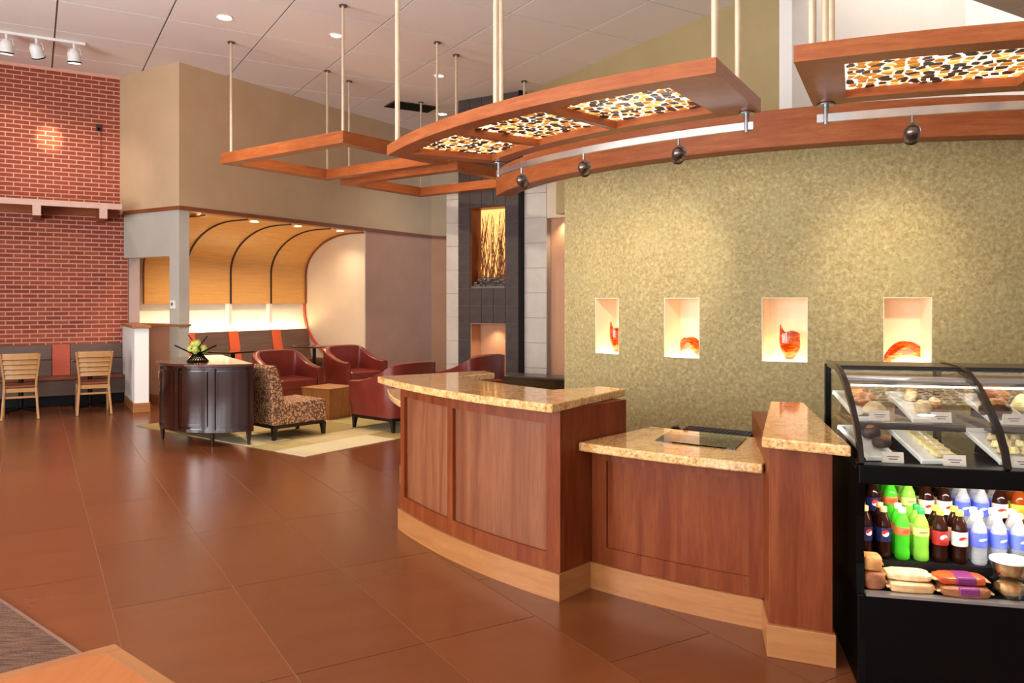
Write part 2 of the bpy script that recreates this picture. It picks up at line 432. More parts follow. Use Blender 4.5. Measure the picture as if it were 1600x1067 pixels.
def dup(o, parent=None):
    c = o.copy(); COL.objects.link(c); c.parent = parent
    for ch in o.children: dup(ch, c)
    return c
def spot(name, parent, loc, target, power, col, angle=70, blend=.8, size=.05):
    l = bpy.data.lights.new(name, 'SPOT'); l.energy = power; l.color = col; l.spot_size = radians(angle); l.spot_blend = blend; l.shadow_soft_size = size
    o = bpy.data.objects.new(name, l); COL.objects.link(o)
    d = Vector(target) - Vector(loc); o.rotation_euler = d.to_track_quat('-Z', 'Y').to_euler(); o.location = loc
    if parent: o.parent = parent; o.location = Vector(loc) - parent.location
    return o
WARM = (1, .76, .50)
WARM2 = (1, .86, .68)

# ================================================================== the setting
def px(x, y, z):
    return (800 + FPX * x / y, 472 - FPX * (z - EYE) / y) if y > .2 else (-9999, -9999)
def in_view(x, y, z, m=60):
    a, b = px(x, y, z); return -m < a < 1600 + m and -m < b < 1067 + m
def gbox(mb, X0, X1, Y0, Y1, z0, z1, mi=0):
    x, y = G((X0 + X1) / 2, (Y0 + Y1) / 2); return mb.box((x, y, (z0 + z1) / 2), (X1 - X0, Y1 - Y0, z1 - z0), AG, mi)
def pieces(parent, name, base, spots, rest_name, limit=300):
    # spots: (x, y, z, rz, key); the nearest in view become parts, the others one joined part
    vis = [s for s in spots if in_view(*s[:3])]; hid = [s for s in spots if not in_view(*s[:3])]
    vis.sort(key=lambda s: s[0] ** 2 + s[1] ** 2 + (s[2] - EYE) ** 2)
    L = parent.location
    for k, s in enumerate(vis[:limit]):
        o = base if k == 0 else base.copy()
        if k: COL.objects.link(o)
        o.parent = parent; o.location = (s[0] - L.x, s[1] - L.y, s[2] - L.z); o.rotation_euler = (0, 0, s[3])
    rest = vis[limit:] + hid
    if rest:
        bv = [tuple(v.co) for v in base.data.vertices]; bf = [tuple(p.vertices) for p in base.data.polygons]; mb = MB()
        for s in rest:
            c, n = cos(s[3]), sin(s[3]); mb.add([(s[0] + x * c - y * n, s[1] + x * n + y * c, s[2] + z) for x, y, z in bv], bf)
        r = mb.build(rest_name, [base.data.materials[0].name], parent, world=True); r['kind'] = 'stuff'

# floor: grout bed and 0.61 x 1.22 m tiles
mb = MB(); gbox(mb, -5.2, 11.2, -3.8, 24, -.12, -.003)
floor = struct(mb.build('floor', 'grout'), 'dark brown tiled floor of the hall', 'floor')
TW, TL_ = .6135, 1.22
mb = MB().box((0, 0, -.006), (TW - .0055, TL_ - .0055, .012)); t0 = mb.build('floor_tile', 'floor_tile', floor)
spots = []
for k in range(-9, 18):
    ph = {-1: .5, 0: 0, 1: 0, 2: 0, 3: .5}.get(k, .5 * (k % 2))
    for j in range(-7, 10):
        X = .355 + TW * (k + .5); Y = 4.62 + TL_ * (j + ph + .5)
        if -5 < X < 10.5 and -3.4 < Y < 15.5: x, y = G(X, Y); spots.append((x, y, 0, AG))
pieces(floor, 'floor_tile', t0, spots, 'outlying_floor_tiles')

# ceiling: dark grid and 1.24 m panels
mb = MB(); gbox(mb, -5.2, 7.45, -3.8, 24, ZC + .012, ZC + .15)
ceil = struct(mb.build('ceiling', 'ceiling_grid'), 'flat ceiling of large pale square panels', 'ceiling')
CT = 1.245
mb = MB().box((0, 0, .01), (CT - .022, CT - .022, .02)); t0 = mb.build('ceiling_panel', 'ceiling_tile', ceil)
spots = []
for k in range(-5, 7):
    for j in range(-12, 11):
        X = .27 + CT * (k + .5); Y = 11.22 + CT * (j + .5)
        w = CT
        if X + w / 2 < 7.75 and Y < 24: x, y = G(X, Y); spots.append((x, y, ZC, AG))
pieces(ceil, 'ceiling_panel', t0, spots, 'outlying_ceiling_panels')

# brick wall
BY = 14.48
mb = MB(); gbox(mb, -5.2, 1.356, BY + .008, BY + .25, 0, ZC)
wl = struct(mb.build('wall_left', 'mortar'), 'tall red brick wall with pale mortar joints', 'wall')
CO, BL = .0692, .2134
mb = MB().box((0, 0, 0), (BL - .017, .04, CO - .0175)); b0 = mb.build('brick', 'brick', wl)
spots = []
for r in range(5, 76):
    z = .30 + CO * (r + .5) - .3
    if z > ZC - .03: break
    for k in range(-1, 14):
        X = 1.356 - BL * (k + .5 + .5 * (r % 2)) + BL * 0
        if k == -1 and r % 2 == 0: continue
        if X + BL / 2 > 1.36: continue
        if X < -1.4: continue
        x, y = G(X, BY + .02); spots.append((x, y, z, AG))
hb = [s for s in spots]
pieces(wl, 'brick', b0, spots, 'upper_bricks')
# half bricks closing the odd courses
mb = MB()
for r in range(5, 76, 2):
    z = CO * (r + .5)
    if z < ZC - .03:
        x, y = G(1.356 - BL * .25, BY + .02); mb.box((x, y, z), (BL / 2 - .017, .04, CO - .0175), AG)
h = mb.build('half_bricks', 'brick', wl, world=True); h['kind'] = 'stuff'

# lounge block frame: K is the corner of the alcove bulkhead, t runs along its front, s into it
K = Vector((-5.13, 12.23)); R1 = Vector((.521, .8535)); R2 = Vector((.8535, -.521)); RZ = atan2(R1.y, R1.x)
def LP(t, s): p = K + R1 * t - R2 * s; return (p.x, p.y)
def lbox(mb, t0, t1, s0, s1, z0, z1, mi=0):
    return mb.prism([LP(t0, s0), LP(t1, s0), LP(t1, s1), LP(t0, s1)], z0, z1, mi)
mb = MB(); lbox(mb, 0, 6.4, 0, 1.95, 3.03, ZC)
struct(mb.build('wall_alcove', 'olive_paint'), 'tan upper wall above the seating alcove', 'wall')
mb = MB(); lbox(mb, 0, .183, 0, .234, 0, 3.03)
struct(mb.build('wall_post', 'sage_paint'), 'slim grey post at the corner of the alcove', 'wall post')
mb = MB(); lbox(mb, 0, .18, .234, 1.42, 2.32, 3.03)
struct(mb.build('wall_lintel', 'sage_paint'), 'pale lintel over the opening beside the brick wall', 'lintel')
mb = MB(); gbox(mb, 1.36, 1.52, BY - .10, 17.2, 0, 3.05)
struct(mb.build('wall_return', 'return_paint'), 'mauve return wall at the end of the brickwork', 'wall')
mb = MB(); gbox(mb, 1.36, 1.52, BY - .10, 17.2, 3.05, ZC)
struct(mb.build('wall_return_upper', 'olive_paint'), 'narrow tan wall strip above the brick end', 'wall')
mb = MB(); lbox(mb, 4.245, 6.4, 0, 1.95, 0, 3.03)
struct(mb.build('wall_lounge', 'mauve_paint'), 'plain mauve grey wall right of the alcove', 'wall')
mb = MB(); lbox(mb, 4.215, 4.245, .0, 1.9, 0, 3.03)
struct(mb.build('wall_alcove_end', 'cream_paint'), 'cream end wall of the seating alcove', 'wall')
mb = MB(); lbox(mb, .46, 4.215, 1.78, 1.95, 0, 3.03)
struct(mb.build('wall_alcove_back', 'white_paint'), 'glowing white wall strip behind the alcove bench', 'wall')
# wall turning away behind the fireplace
d = (R1 * cos(.35) + R2 * sin(.35))
a = Vector(LP(6.4, 0)); b = a + d * 4.2; n_ = Vector((-d.y, d.x)) * .2
mb = MB().prism([tuple(a), tuple(b), tuple(b + n_), tuple(a + n_)], 0, 3.05)
struct(mb.build('wall_back', 'lamplit_peach'), 'warm lit wall turning away beside the fireplace', 'wall')
mb = MB().prism([tuple(a), tuple(b), tuple(b + n_), tuple(a + n_)], 3.05, ZC)
struct(mb.build('wall_back_upper', 'olive_paint'), 'tan upper wall above the turned wall', 'wall')
# wood trims
mb = MB(); lbox(mb, -.03, 6.42, -.03, .01, 3.025, 3.085); lbox(mb, -.03, .01, .01, 1.42, 3.025, 3.085)
struct(mb.build('trim_1', 'trim_wood', bevel=.006), 'thin cherry trim band along the alcove bulkhead', 'trim')
e = -Vector((-d.y, d.x)) * .03
mb = MB().prism([tuple(a + e), tuple(b + e), tuple(b), tuple(a)], 3.025, 3.085)
struct(mb.build('trim_2', 'trim_wood'), 'thin cherry trim band on the turned wall', 'trim')
# half-height walls with wood caps
mb = MB(); gbox(mb, 1.265, 1.455, 12.62, BY - .1, 0, 1.22); pony1 = struct(mb.build('wall_pony', 'white_paint'), 'white half-height wall end beside the banquette', 'half wall')
mb = MB(); lbox(mb, .02, .17, .234, 1.28, 0, 1.22); struct(mb.build('wall_pony_inner', 'mauve_paint'), 'recessed mauve half-height wall with outlets', 'half wall')
mb = MB(); gbox(mb, 1.235, 1.485, 12.585, BY - .1, 1.22, 1.262); lbox(mb, -.03, .2, .234, 1.3, 1.222, 1.262)
struct(mb.build('trim_3', 'maple_kick', bevel=.008), 'orange wood cap on the half-height walls', 'trim')
mb = MB(); lbox(mb, -.02, .205, -.02, .25, 1.222, 1.258)
struct(mb.build('trim_4', 'maple_kick', bevel=.006), 'wood cap ring around the grey post', 'trim')
mb = MB(); gbox(mb, 1.245, 1.475, 12.60, BY - .62, 0, .14); struct(mb.build('baseboard_pony', 'maple_kick', bevel=.006), 'orange wood baseboard of the white half wall', 'baseboard')
mb = MB(); lbox(mb, -.0, .02, .25, 1.2, 0, .14); struct(mb.build('baseboard_inner', 'maple_kick', bevel=.006), 'orange wood baseboard of the recessed half wall', 'baseboard')

# fireplace tower: frame p along the face, q into it
TLc = Vector((-.99, 14.56)); RT = atan2(R2.y, R2.x)
def TP(p, q): v = TLc + R2 * p + R1 * q; return (v.x, v.y)
def tbox(mb, p0, p1, q0, q1, z0, z1, mi=0): return mb.prism([TP(p0, q0), TP(p1, q0), TP(p1, q1), TP(p0, q1)], z0, z1, mi)
mb = MB()
tbox(mb, 0, .26, .02, .9, 0, ZC); tbox(mb, 1.02, 1.3, .02, .9, 0, ZC)
tbox(mb, .26, 1.02, .02, .9, 1.22, 1.85); tbox(mb, .26, 1.02, .02, .9, 3.32, ZC); tbox(mb, .26, 1.02, .36, .9, 0, 1.22); tbox(mb, .26, 1.02, .36, .9, 1.85, 3.32)
tower = struct(mb.build('wall_fireplace', 'slate_grout', origin=(TLc.x, TLc.y, 0)), 'dark slate tiled fireplace tower', 'fireplace')
pe = [0, .26, .515, .77, 1.02, 1.3]; ze = [0, .305, .61, .915, 1.22, 1.535, 1.85, 2.14, 2.43, 2.72, 3.02, 3.32, 3.65, 3.98, 4.31, 4.64, 4.97, 5.29]
base = {}
for i in range(5):
    for j in range(len(ze) - 1):
        pc, zc = (pe[i] + pe[i + 1]) / 2, (ze[j] + ze[j + 1]) / 2
        if .26 < pc < 1.02 and (zc < 1.22 or 1.85 < zc < 3.32): continue
        key = (round(pe[i + 1] - pe[i], 3), round(ze[j + 1] - ze[j], 3))
        if key not in base:
            o = MB().box((0, 0, 0), (key[0] - .01, .02, key[1] - .01)).build('slate_tile', 'slate_tile', tower); base[key] = o.data
        else:
            o = bpy.data.objects.new('slate_tile', base[key]); COL.objects.link(o); o.parent = tower
        x, y = TP(pc, .01); o.location = (x - TLc.x, y - TLc.y, zc); o.rotation_euler = (0, 0, RT)
mb = MB(); tbox(mb, 1.3, 1.35, -.02, .9, 0, ZC); mb.build('edge_strip', 'black_matte', tower, world=True)
mb = MB(); tbox(mb, .27, 1.01, .33, .358, 0, 1.21); tbox(mb, .262, .275, .03, .36, 0, 1.215); tbox(mb, 1.005, 1.018, .03, .36, 0, 1.215); tbox(mb, .262, 1.018, .03, .36, 1.205, 1.218)
mb.build('firebox_lining', 'lamplit_peach', tower, world=True)
x, y = TP(.66, .16); spot('firebox_lamp', None, (x, y, 1.19), (x, y, 0), 16, WARM, 120, .9, .04)
# backlit branch panel
art = thing('branch_art_panel', 'backlit amber panel of upright branches in the fireplace tower', 'wall art', (*TP(.64, .3), 1.85))
mb = MB(); tbox(mb, .28, 1.0, .33, .355, 2.06, 3.31); mb.build('glowing_panel', 'art_glow', art, world=True)
mb = MB(); tbox(mb, .263, .285, .03, .355, 1.86, 3.315); tbox(mb, .263, 1.017, .03, .355, 3.3, 3.318); tbox(mb, .995, 1.017, .03, .355, 1.86, 3.315); mb.build('frame', 'cherry', art, world=True)
mb = MB(); tbox(mb, .285, .995, .03, .33, 1.853, 1.87); tbox(mb, .285, .995, .018, .03, 1.853, 1.885); mb.build('metal_tray', 'steel', art, world=True)
mb = MB()
for k in range(60):
    x, y = TP(random.uniform(.3, .98), random.uniform(.05, .26)); mb.ball((x, y, 1.885 + random.uniform(0, .15)), (random.uniform(.02, .04), random.uniform(.02, .04), .018), 7, 5)
o = mb.build('pebbles', 'pebble', art, world=True, smooth=True); o['kind'] = 'stuff'
for k in range(46):
    p = random.uniform(.3, .98); pts = []; hgt = random.uniform(.7, 1.2)
    for j in range(8):
        x, y = TP(min(.985, max(.295, p + .03 * sin(j * 1.3 + k * 2.1) + (j / 7) * random.uniform(-.01, .01))), .28 - .02 * (k % 3)); pts.append((x, y, 2.04 + hgt * j / 7))
    MB().tube(pts, [random.uniform(.008, .013) * (1 - .6 * j / 7) for j in range(8)], 5).build('branch', 'twig', art, world=True)
# cream tile wings
for nm, p0, p1, q, top_, lab in (('wall_wing', -.31, -.005, .06, 3.8, 'pale tiled strip left of the fireplace tower'), ('wall_wing_wide', 1.35, 1.80, .10, 4.6, 'pale tiled wall right of the fireplace tower')):
    mb = MB(); tbox(mb, p0, p1, q + .02, q + .6, 0, top_); w = struct(mb.build(nm, 'cream_grout'), lab, 'tiled wall')
    for j in range(int(top_ / .435) + 1):
        if .02 + j * .435 > top_ - .1: break
        z0 = .02 + j * .435; mb = MB(); tbox(mb, p0 + .004, p1 - .004, q, q + .03, z0 + .004, min(top_, z0 + .431)); mb.build('cream_tile', 'cream_tile', w, world=True)
mb = MB(); tbox(mb, 1.80, 3.6, .24, .44, 0, 3.05); struct(mb.build('wall_recess', 'lamplit_peach'), 'recess tinted lamplit peach beside the green wall', 'wall')
mb = MB(); tbox(mb, 1.80, 3.6, .11, .75, 3.05, 4.6); struct(mb.build('wall_recess_head', 'cream_paint'), 'cream header above the peach recess', 'wall')
x, y = TP(2.1, .16); spot('recess_lamp', None, (x, y, 3.03), (x, y + .02, 0), 26, WARM, 110, .9, .05)
mb = MB(); tbox(mb, .95, 3.4, -.55, -.03, 0, .33); mb2 = MB(); tbox(mb2, .92, 3.4, -.58, -.03, .33, .37)
hearth = thing('hearth_bench', 'low dark stone hearth bench beside the green wall', 'hearth', (*TP(1.6, -.2), 0))
mb.build('base', 'espresso', hearth, world=True); mb2.build('slab', 'slate_tile', hearth, world=True, bevel=.01)

# right side: olive wall, white light shaft, soffit, closing walls
mb = MB(); gbox(mb, 7.45, 7.6, 6.3, 9.2, 0, 6.9); gbox(mb, 7.45, 7.6, 9.2, 10.9, 3.06, 6.9); gbox(mb, 7.45, 7.6, 10.9, 14.6, 4.6, 6.9); struct(mb.build('wall_right', 'moss_paint'), 'olive upper wall behind the curved beam', 'wall')
mb = MB(); gbox(mb, 7.45, 11.2, 6.12, 6.3, 0, 6.9); struct(mb.build('wall_shaft', 'white_paint'), 'bright white wall of the light shaft', 'wall')
mb = MB(); gbox(mb, 7.47, 11.2, -3.8, 4.38, 4.6, 6.9); struct(mb.build('ceiling_soffit', 'soffit_paint'), 'tan soffit corner at the upper right', 'soffit')
mb = MB(); gbox(mb, 11.0, 11.2, -3.8, 6.3, 0, 6.9); struct(mb.build('wall_side', 'white_paint'), 'plain side wall beyond the case', 'wall')
mb = MB(); gbox(mb, 7.2, 11.2, 4.3, 6.3, 6.95, 7.05); struct(mb.build('ceiling_shaft', 'white_paint'), 'top of the light shaft', 'ceiling')
mb = MB(); gbox(mb, 7.45, 7.6, 4.38, 6.3, ZC, 6.95); struct(mb.build('wall_shaft_side', 'white_paint'), 'white side of the light shaft above the ceiling', 'wall')
x0, y0 = G(-1, 22); mb = MB().box((2, 20.5, 2.6), (16, .2, 5.4)); struct(mb.build('wall_far', 'olive_paint'), 'far tan wall behind the fireplace', 'wall')
# window walls behind and left of the camera
def window_wall(name, horiz, at, lo, hi, centres, hw, label):
    mb = MB(); q = sorted(centres)
    def put(a, b, z0, z1):
        if horiz: gbox(mb, a, b, at - .2, at, z0, z1)
        else: gbox(mb, at - .2, at, a, b, z0, z1)
    put(lo, hi, 0, .35); put(lo, hi, 3.85, ZC + .2); p = lo
    for c in q: put(p, c - hw, .35, 3.85); p = c + hw
    put(p, hi, .35, 3.85)
    return struct(mb.build(name, 'wall_far'), label, 'wall')
window_wall('wall_front', True, -3.5, -5.2, 11.2, (-3.6, -1.0, 1.6, 4.2, 6.8), 1.05, 'window wall behind the viewer')
window_wall('wall_windows', False, -5.0, -3.8, 14.7, (-1.2, 1.8, 4.8, 7.8), 1.15, 'window wall left of the viewer')
wn = 0
for horiz, at, cs, hw in ((True, -3.5, (-3.6, -1.0, 1.6, 4.2, 6.8), 1.05), (False, -5.0, (-1.2, 1.8, 4.8, 7.8), 1.15)):
    for c in cs:
        wn += 1; mb = MB()
        for u in (-hw + .03, -.0, hw - .03):
            if horiz: gbox(mb, c + u - .03, c + u + .03, at - .13, at - .07, .35, 3.85)
            else: gbox(mb, at - .13, at - .07, c + u - .03, c + u + .03, .35, 3.85)
        for z in (.38, 2.9, 3.82):
            if horiz: gbox(mb, c - hw, c + hw, at - .13, at - .07, z - .03, z + .03)
            else: gbox(mb, at - .13, at - .07, c - hw, c + hw, z - .03, z + .03)
        w = struct(mb.build('window_%d' % wn, 'window_frame'), 'tall dark framed window number %d out of view' % wn, 'window')

# green suede wall with four lit niches, convex towards the hall
CW = Vector((4.26, 10.72)); RW = 4.36
def ang_at(pxx, c, r):
    k = (pxx - 800) / FPX; A = k * k + 1; B = -2 * (k * c[0] + c[1]); C = c[0] ** 2 + c[1] ** 2 - r * r
    dd = (-B - math.sqrt(max(0, B * B - 4 * A * C))) / (2 * A); return math.degrees(atan2(dd - c[1], k * dd - c[0]))
aL = ang_at(882, CW, RW); aR = -62
NI = [(ang_at(a, CW, RW), ang_at(b, CW, RW)) for a, b in ((930, 967), (1037.5, 1093), (1190, 1262), (1380, 1456.5))]
NZ0, NZ1 = 1.09, 1.64
mb = MB(); p = aL
for a0, a1 in NI:
    mb.arc(CW, RW - .32, RW, p, a0, 0, 3.2, 10); mb.arc(CW, RW - .32, RW, a0, a1, 0, NZ0, 4); mb.arc(CW, RW - .32, RW, a0, a1, NZ1, 3.2, 4); p = a1
mb.arc(CW, RW - .32, RW, p, aR, 0, 3.2, 16)
gw = struct(mb.build('wall_green', 'suede_wall', origin=(2.0, 7.3, 0), smooth=True), 'curved mottled green feature wall with four lit niches', 'wall')
for a0, a1 in NI:
    mb = MB(); th = math.degrees(.006 / RW)
    mb.arc(CW, RW - .318, RW - .30, a0, a1, NZ0, NZ1, 4)
    mb.arc(CW, RW - .31, RW - .001, a0, a0 + th, NZ0, NZ1, 1); mb.arc(CW, RW - .31, RW - .001, a1 - th, a1, NZ0, NZ1, 1)
    mb.arc(CW, RW - .31, RW - .001, a0, a1, NZ1 - .006, NZ1, 4)
    mb.build('niche_lining', 'niche_paint', gw, world=True)
    MB().arc(CW, RW - .31, RW - .004, a0, a1, NZ0, NZ0 + .008, 4).build('niche_light', 'niche_light', gw, world=True)

# ================================================================== reception desk (arcs about CD)
CD = Vector((3.45, 7.8))
def pol(c, r, a): return (c[0] + r * cos(radians(a)), c[1] + r * sin(radians(a)))
def low_counter(a0, a1, name, label, top_label):
    mid = (a0 + a1) / 2; t = thing(name, label, 'counter', (*pol(CD, 4.4, mid), 0))
    s = 1.25
    MB().arc(CD, 4.18, 4.46, a0, a1, .02, .78, 20).build('body', 'cherry', t, world=True, smooth=True)
    MB().arc(CD, 4.46, 4.475, a0 + s, a1 - s, .24, .72, 16).build('panel', 'cherry', t, world=True, smooth=True)
    MB().arc(CD, 4.46, 4.49, a0, a1, .72, .78, 18).build('top_rail', 'cherry', t, world=True, smooth=True)
    MB().arc(CD, 4.46, 4.49, a0, a1, .147, .24, 18).build('bottom_rail', 'cherry', t, world=True, smooth=True)
    MB().arc(CD, 4.46, 4.49, a0, a0 + s, .24, .72, 3).build('stile', 'cherry', t, world=True, smooth=True)
    MB().arc(CD, 4.46, 4.49, a1 - s, a1, .24, .72, 3).build('stile', 'cherry', t, world=True, smooth=True)
    MB().arc(CD, 4.3, 4.51, a0, a1, 0, .145, 20).build('kick_board', 'maple_kick', t, world=True, smooth=True)
    o = MB().arc(CD, 3.87, 4.62, a0 + .05, a1 - .05, .782, .83, 24).build('granite_worktop', 'granite', smooth=True, bevel=.008)
    tag(o, top_label, 'worktop'); return t
low_counter(-131.95, -119.25, 'low_counter', 'low cherry panelled counter between the raised desk and the pedestal', 'polished granite worktop of the low counter with inset glass')
low_counter(-171.0, -152.8, 'low_counter', 'low cherry counter mostly hidden behind the raised desk', 'granite worktop tip showing left of the raised desk')

desk = thing('reception_desk', 'curved cherry panelled reception desk with maple kick board', 'reception desk', (*pol(CD, 4.6, -142), 0))
A0, A1 = -152.7, -132.0
MB().arc(CD, 4.5, 4.735, A0, A1, .02, 1.02, 30).build('body', 'cherry', desk, world=True, smooth=True)
mid = -143.6
for a, b in ((A0 + .95, mid - .38), (mid + .38, A1 - 1.2)):
    MB().arc(CD, 4.735, 4.748, a, b, .24, .94, 14).build('panel', 'cherry_panel', desk, world=True, smooth=True)
for a, b in ((A0, A0 + .95), (mid - .38, mid + .38), (A1 - 1.2, A1)):
    MB().arc(CD, 4.735, 4.77, a, b, .24, .94, 4).build('stile', 'cherry', desk, world=True, smooth=True)
MB().arc(CD, 4.735, 4.77, A0, A1, .94, 1.02, 26).build('top_rail', 'cherry', desk, world=True, smooth=True)
MB().arc(CD, 4.735, 4.77, A0, A1, .147, .24, 26).build('bottom_rail', 'cherry', desk, world=True, smooth=True)
MB().arc(CD, 4.5, 4.79, A0, A1, 0, .145, 26).build('kick_board', 'maple_kick', desk, world=True, smooth=True)
th = 1.1
MB().arc(CD, 4.14, 4.5, A1 - th, A1, .0, 1.02, 2).build('side_panel', 'cherry', desk, world=True)
MB().arc(CD, 3.99, 4.5, A0, A0 + th, .0, 1.02, 2).build('side_panel', 'cherry', desk, world=True)
MB().arc(CD, 4.495, 4.79, A1 - .05, A1 + .12, 0, .145, 1).build('kick_return', 'maple_kick', desk, world=True)
# raised U-shaped ledge
P = []
for i in range(31): P.append(pol(CD, 4.89, -154.6 + (-131.5 + 154.6) * i / 30))
P += [pol(CD, 4.0, -133.4), pol(CD, 4.0, -136.3)]
for i in range(13): P.append(pol(CD, 4.36, -137.2 + (-151.4 + 137.2) * i / 12))
P += [pol(CD, 4.02, -152.9), pol(CD, 4.0, -156.2)]
o = MB().prism(P, 1.02, 1.067).build('granite_ledge', 'granite', bevel=.008)
tag(o, 'thick raised granite ledge on top of the curved reception desk', 'ledge')

# pedestal by the display case
ped = thing('desk_pedestal', 'square cherry pedestal between low counter and display case', 'pedestal', (1.3, 3.7, 0))
EC = Vector((.974, -.228)); NC = Vector((.228, .974))                       # display case axes
a = Vector((1.165, 3.60)); b = Vector((1.41, 3.487)); k = NC * 1.15
MB().prism([tuple(a), tuple(b), tuple(b + k), tuple(a + k)], .02, .953).build('body', 'cherry', ped, world=True, bevel=.004)
MB().prism([(1.151, 3.582), (1.415, 3.462), tuple(Vector((1.415, 3.462)) + k), tuple(Vector((1.151, 3.582)) + k)], 0, .145).build('kick_board', 'maple_kick', ped, world=True, bevel=.003)
o = MB().prism([(1.11, 3.53), (1.415, 3.31), (1.745, 4.74), (1.56, 4.80)], .953, 1.0).build('pedestal_granite_top', 'granite', bevel=.008)
tag(o, 'granite slab on the pedestal beside the display case', 'worktop')
o = MB().prism([(.795, 4.40), (.965, 4.768), (1.335, 4.509), (1.16, 4.128)], .8305, .837).build('glass_desk_pad', 'desk_glass')
tag(o, 'grey green glass plate lying on the low granite worktop', 'glass pad')
# keyboard shelf, keyboard and mouse behind the worktop
o = MB().arc(CD, 3.56, 3.865, -131, -120.5, .765, .785, 10).build('keyboard_shelf', 'cherry', smooth=True)
tag(o, 'narrow wooden shelf behind the low granite worktop', 'shelf')
kb = thing('keyboard', 'black keyboard with raised keys behind the low worktop', 'keyboard', (*pol(CD, 3.745, -126.2), .786), radians(-36.2))
MB().side([(-.07, 0), (.07, 0), (.07, .034), (-.07, .016)], -.22, .22).build('keyboard_base', 'black_matte', kb, bevel=.004)
key = None
for r in range(4):
    for c in range(16):
        if key is None: o = key = MB().box((0, 0, .007), (.022, .024, .016)).build('key', 'keys', kb, bevel=.002)
        else: o = bpy.data.objects.new('key', key.data); COL.objects.link(o); o.parent = kb
        y = -.05 + r * .033; o.location = (-.2 + c * .0267, y, .016 + (y + .07) * .128)
ms = thing('computer_mouse', 'black rounded mouse left of the keyboard', 'mouse', (*pol(CD, 3.78, -130.2), .786), radians(-40))
MB().ball((0, 0, .018), (.032, .055, .03), 14, 8, fn=lambda v: Vector((v.x, v.y, max(0, v.z)))).build('shell', 'black_gloss', ms, smooth=True)
MB().tube([(0, .02, .046), (0, .04, .04)], .005, 8).build('scroll_wheel', 'keys', ms)

# ================================================================== suspended canopies (arcs about CC)
CC = Vector((3.84, 9.0)); RF, RR = 5.37, 4.32; ZB, ZT = 2.862, 2.95
def clip(poly, px_, py_, nx, ny):
    out = []; n = len(poly)
    for i in range(n):
        a, b = poly[i], poly[(i + 1) % n]
        da = (a[0] - px_) * nx + (a[1] - py_) * ny; db = (b[0] - px_) * nx + (b[1] - py_) * ny
        if da <= 0: out.append(a)
        if (da < 0 < db) or (db < 0 < da): t = da / (da - db); out.append((a[0] + (b[0] - a[0]) * t, a[1] + (b[1] - a[1]) * t))
    return out
def mosaic(parent, a0, a1, r0, r1, z):
    rm = (r0 + r1) / 2; L = abs(radians(a1 - a0)) * rm; H = r1 - r0; q = .062
    nx, ny = max(2, round(L / q)), max(2, round(H / q)); seeds = {}
    for i in range(-1, nx + 1):
        for j in range(-1, ny + 1): seeds[i, j] = ((i + .5 + random.uniform(-.38, .38)) * L / nx, (j + .5 + random.uniform(-.38, .38)) * H / ny)
    mb = MB()
    for i in range(nx):
        for j in range(ny):
            s = seeds[i, j]; poly = [(0, 0), (L, 0), (L, H), (0, H)]
            for di in (-2, -1, 0, 1, 2):
                for dj in (-2, -1, 0, 1, 2):
                    o = seeds.get((i + di, j + dj))
                    if (di or dj) and o and poly: poly = clip(poly, (s[0] + o[0]) / 2, (s[1] + o[1]) / 2, o[0] - s[0], o[1] - s[1])
            if len(poly) < 3: continue
            g = .76 if random.random() < .7 else .6
            pts = []
            for u, v in poly:
                u = s[0] + (u - s[0]) * g; v = s[1] + (v - s[1]) * g
                pts.append(pol(CC, r0 + v, a0 + (a1 - a0) * u / L))
            mb.prism(pts, z - .005 - random.uniform(0, .002), z - .001, random.choices(range(5), (34, 12, 4, 28, 22))[0])
    p = MB().arc(CC, r0 - .01, r1 + .01, a0, a1, z, z + .012, 10).build('backlit_panel', 'mosaic_glow', parent, world=True)
    m = mb.build('agate_pieces', ['stone_amber_glow', 'stone_honey_glow', 'stone_cream_glow', 'stone_brown', 'stone_dark'], p, world=True); m['kind'] = 'stuff'
def canopy(name, label, a0, a1, cuts, posts, end0=2.0, end1=3.6):
    t = thing(name, label, 'canopy', (*pol(CC, 4.85, (a0 + a1) / 2), ZB))
    wf = .15
    MB().arc(CC, RF - wf, RF, a0, a1, ZB, ZT, 40).build('front_rail', 'cherry_beam', t, world=True, smooth=True)
    MB().arc(CC, RR, RR + .14, a0, a1, ZB, ZT, 40).build('rear_rail', 'cherry_beam', t, world=True, smooth=True)
    MB().arc(CC, RR + .14, RF - wf, a0, a0 + end0, ZB, ZT, 2).build('end_rail', 'cherry_beam', t, world=True, smooth=True)
    MB().arc(CC, RR + .14, RF - wf, a1 - end1, a1, ZB, ZT, 3).build('end_rail', 'cherry_beam', t, world=True, smooth=True)
    ed = [a0 + end0] + list(cuts) + [a1 - end1]
    for c in cuts: MB().arc(CC, RR + .14, RF - wf, c - .35, c + .35, ZB, ZT - .01, 2).build('cross_bar', 'cherry_beam', t, world=True)
    for i in range(len(ed) - 1):
        l = ed[i] + (.35 if i else 0); r = ed[i + 1] - (.35 if i < len(ed) - 2 else 0)
        mosaic(t, l, r, RR + .14, RF - wf, ZB + .055)
    for r, a in posts:
        x, y = pol(CC, r, a)
        MB().tube([(x, y, ZT - .01), (x, y, ZC)], .021, 10).build('hanging_post', 'post_metal', t, world=True, smooth=True)
    return t
canopy('backlit_canopy', 'long curved wooden canopy with three backlit agate panels above the desk', -156.3, -120.4, (-144.6, -134.0),
       ((RF - .06, ang_at(621, CC, RF - .06)), (RF - .06, ang_at(775, CC, RF - .06)), (RR + .08, ang_at(783, CC, RR + .08)), (RF - .06, ang_at(1117, CC, RF - .06)), (RR + .08, ang_at(1153, CC, RR + .08))))
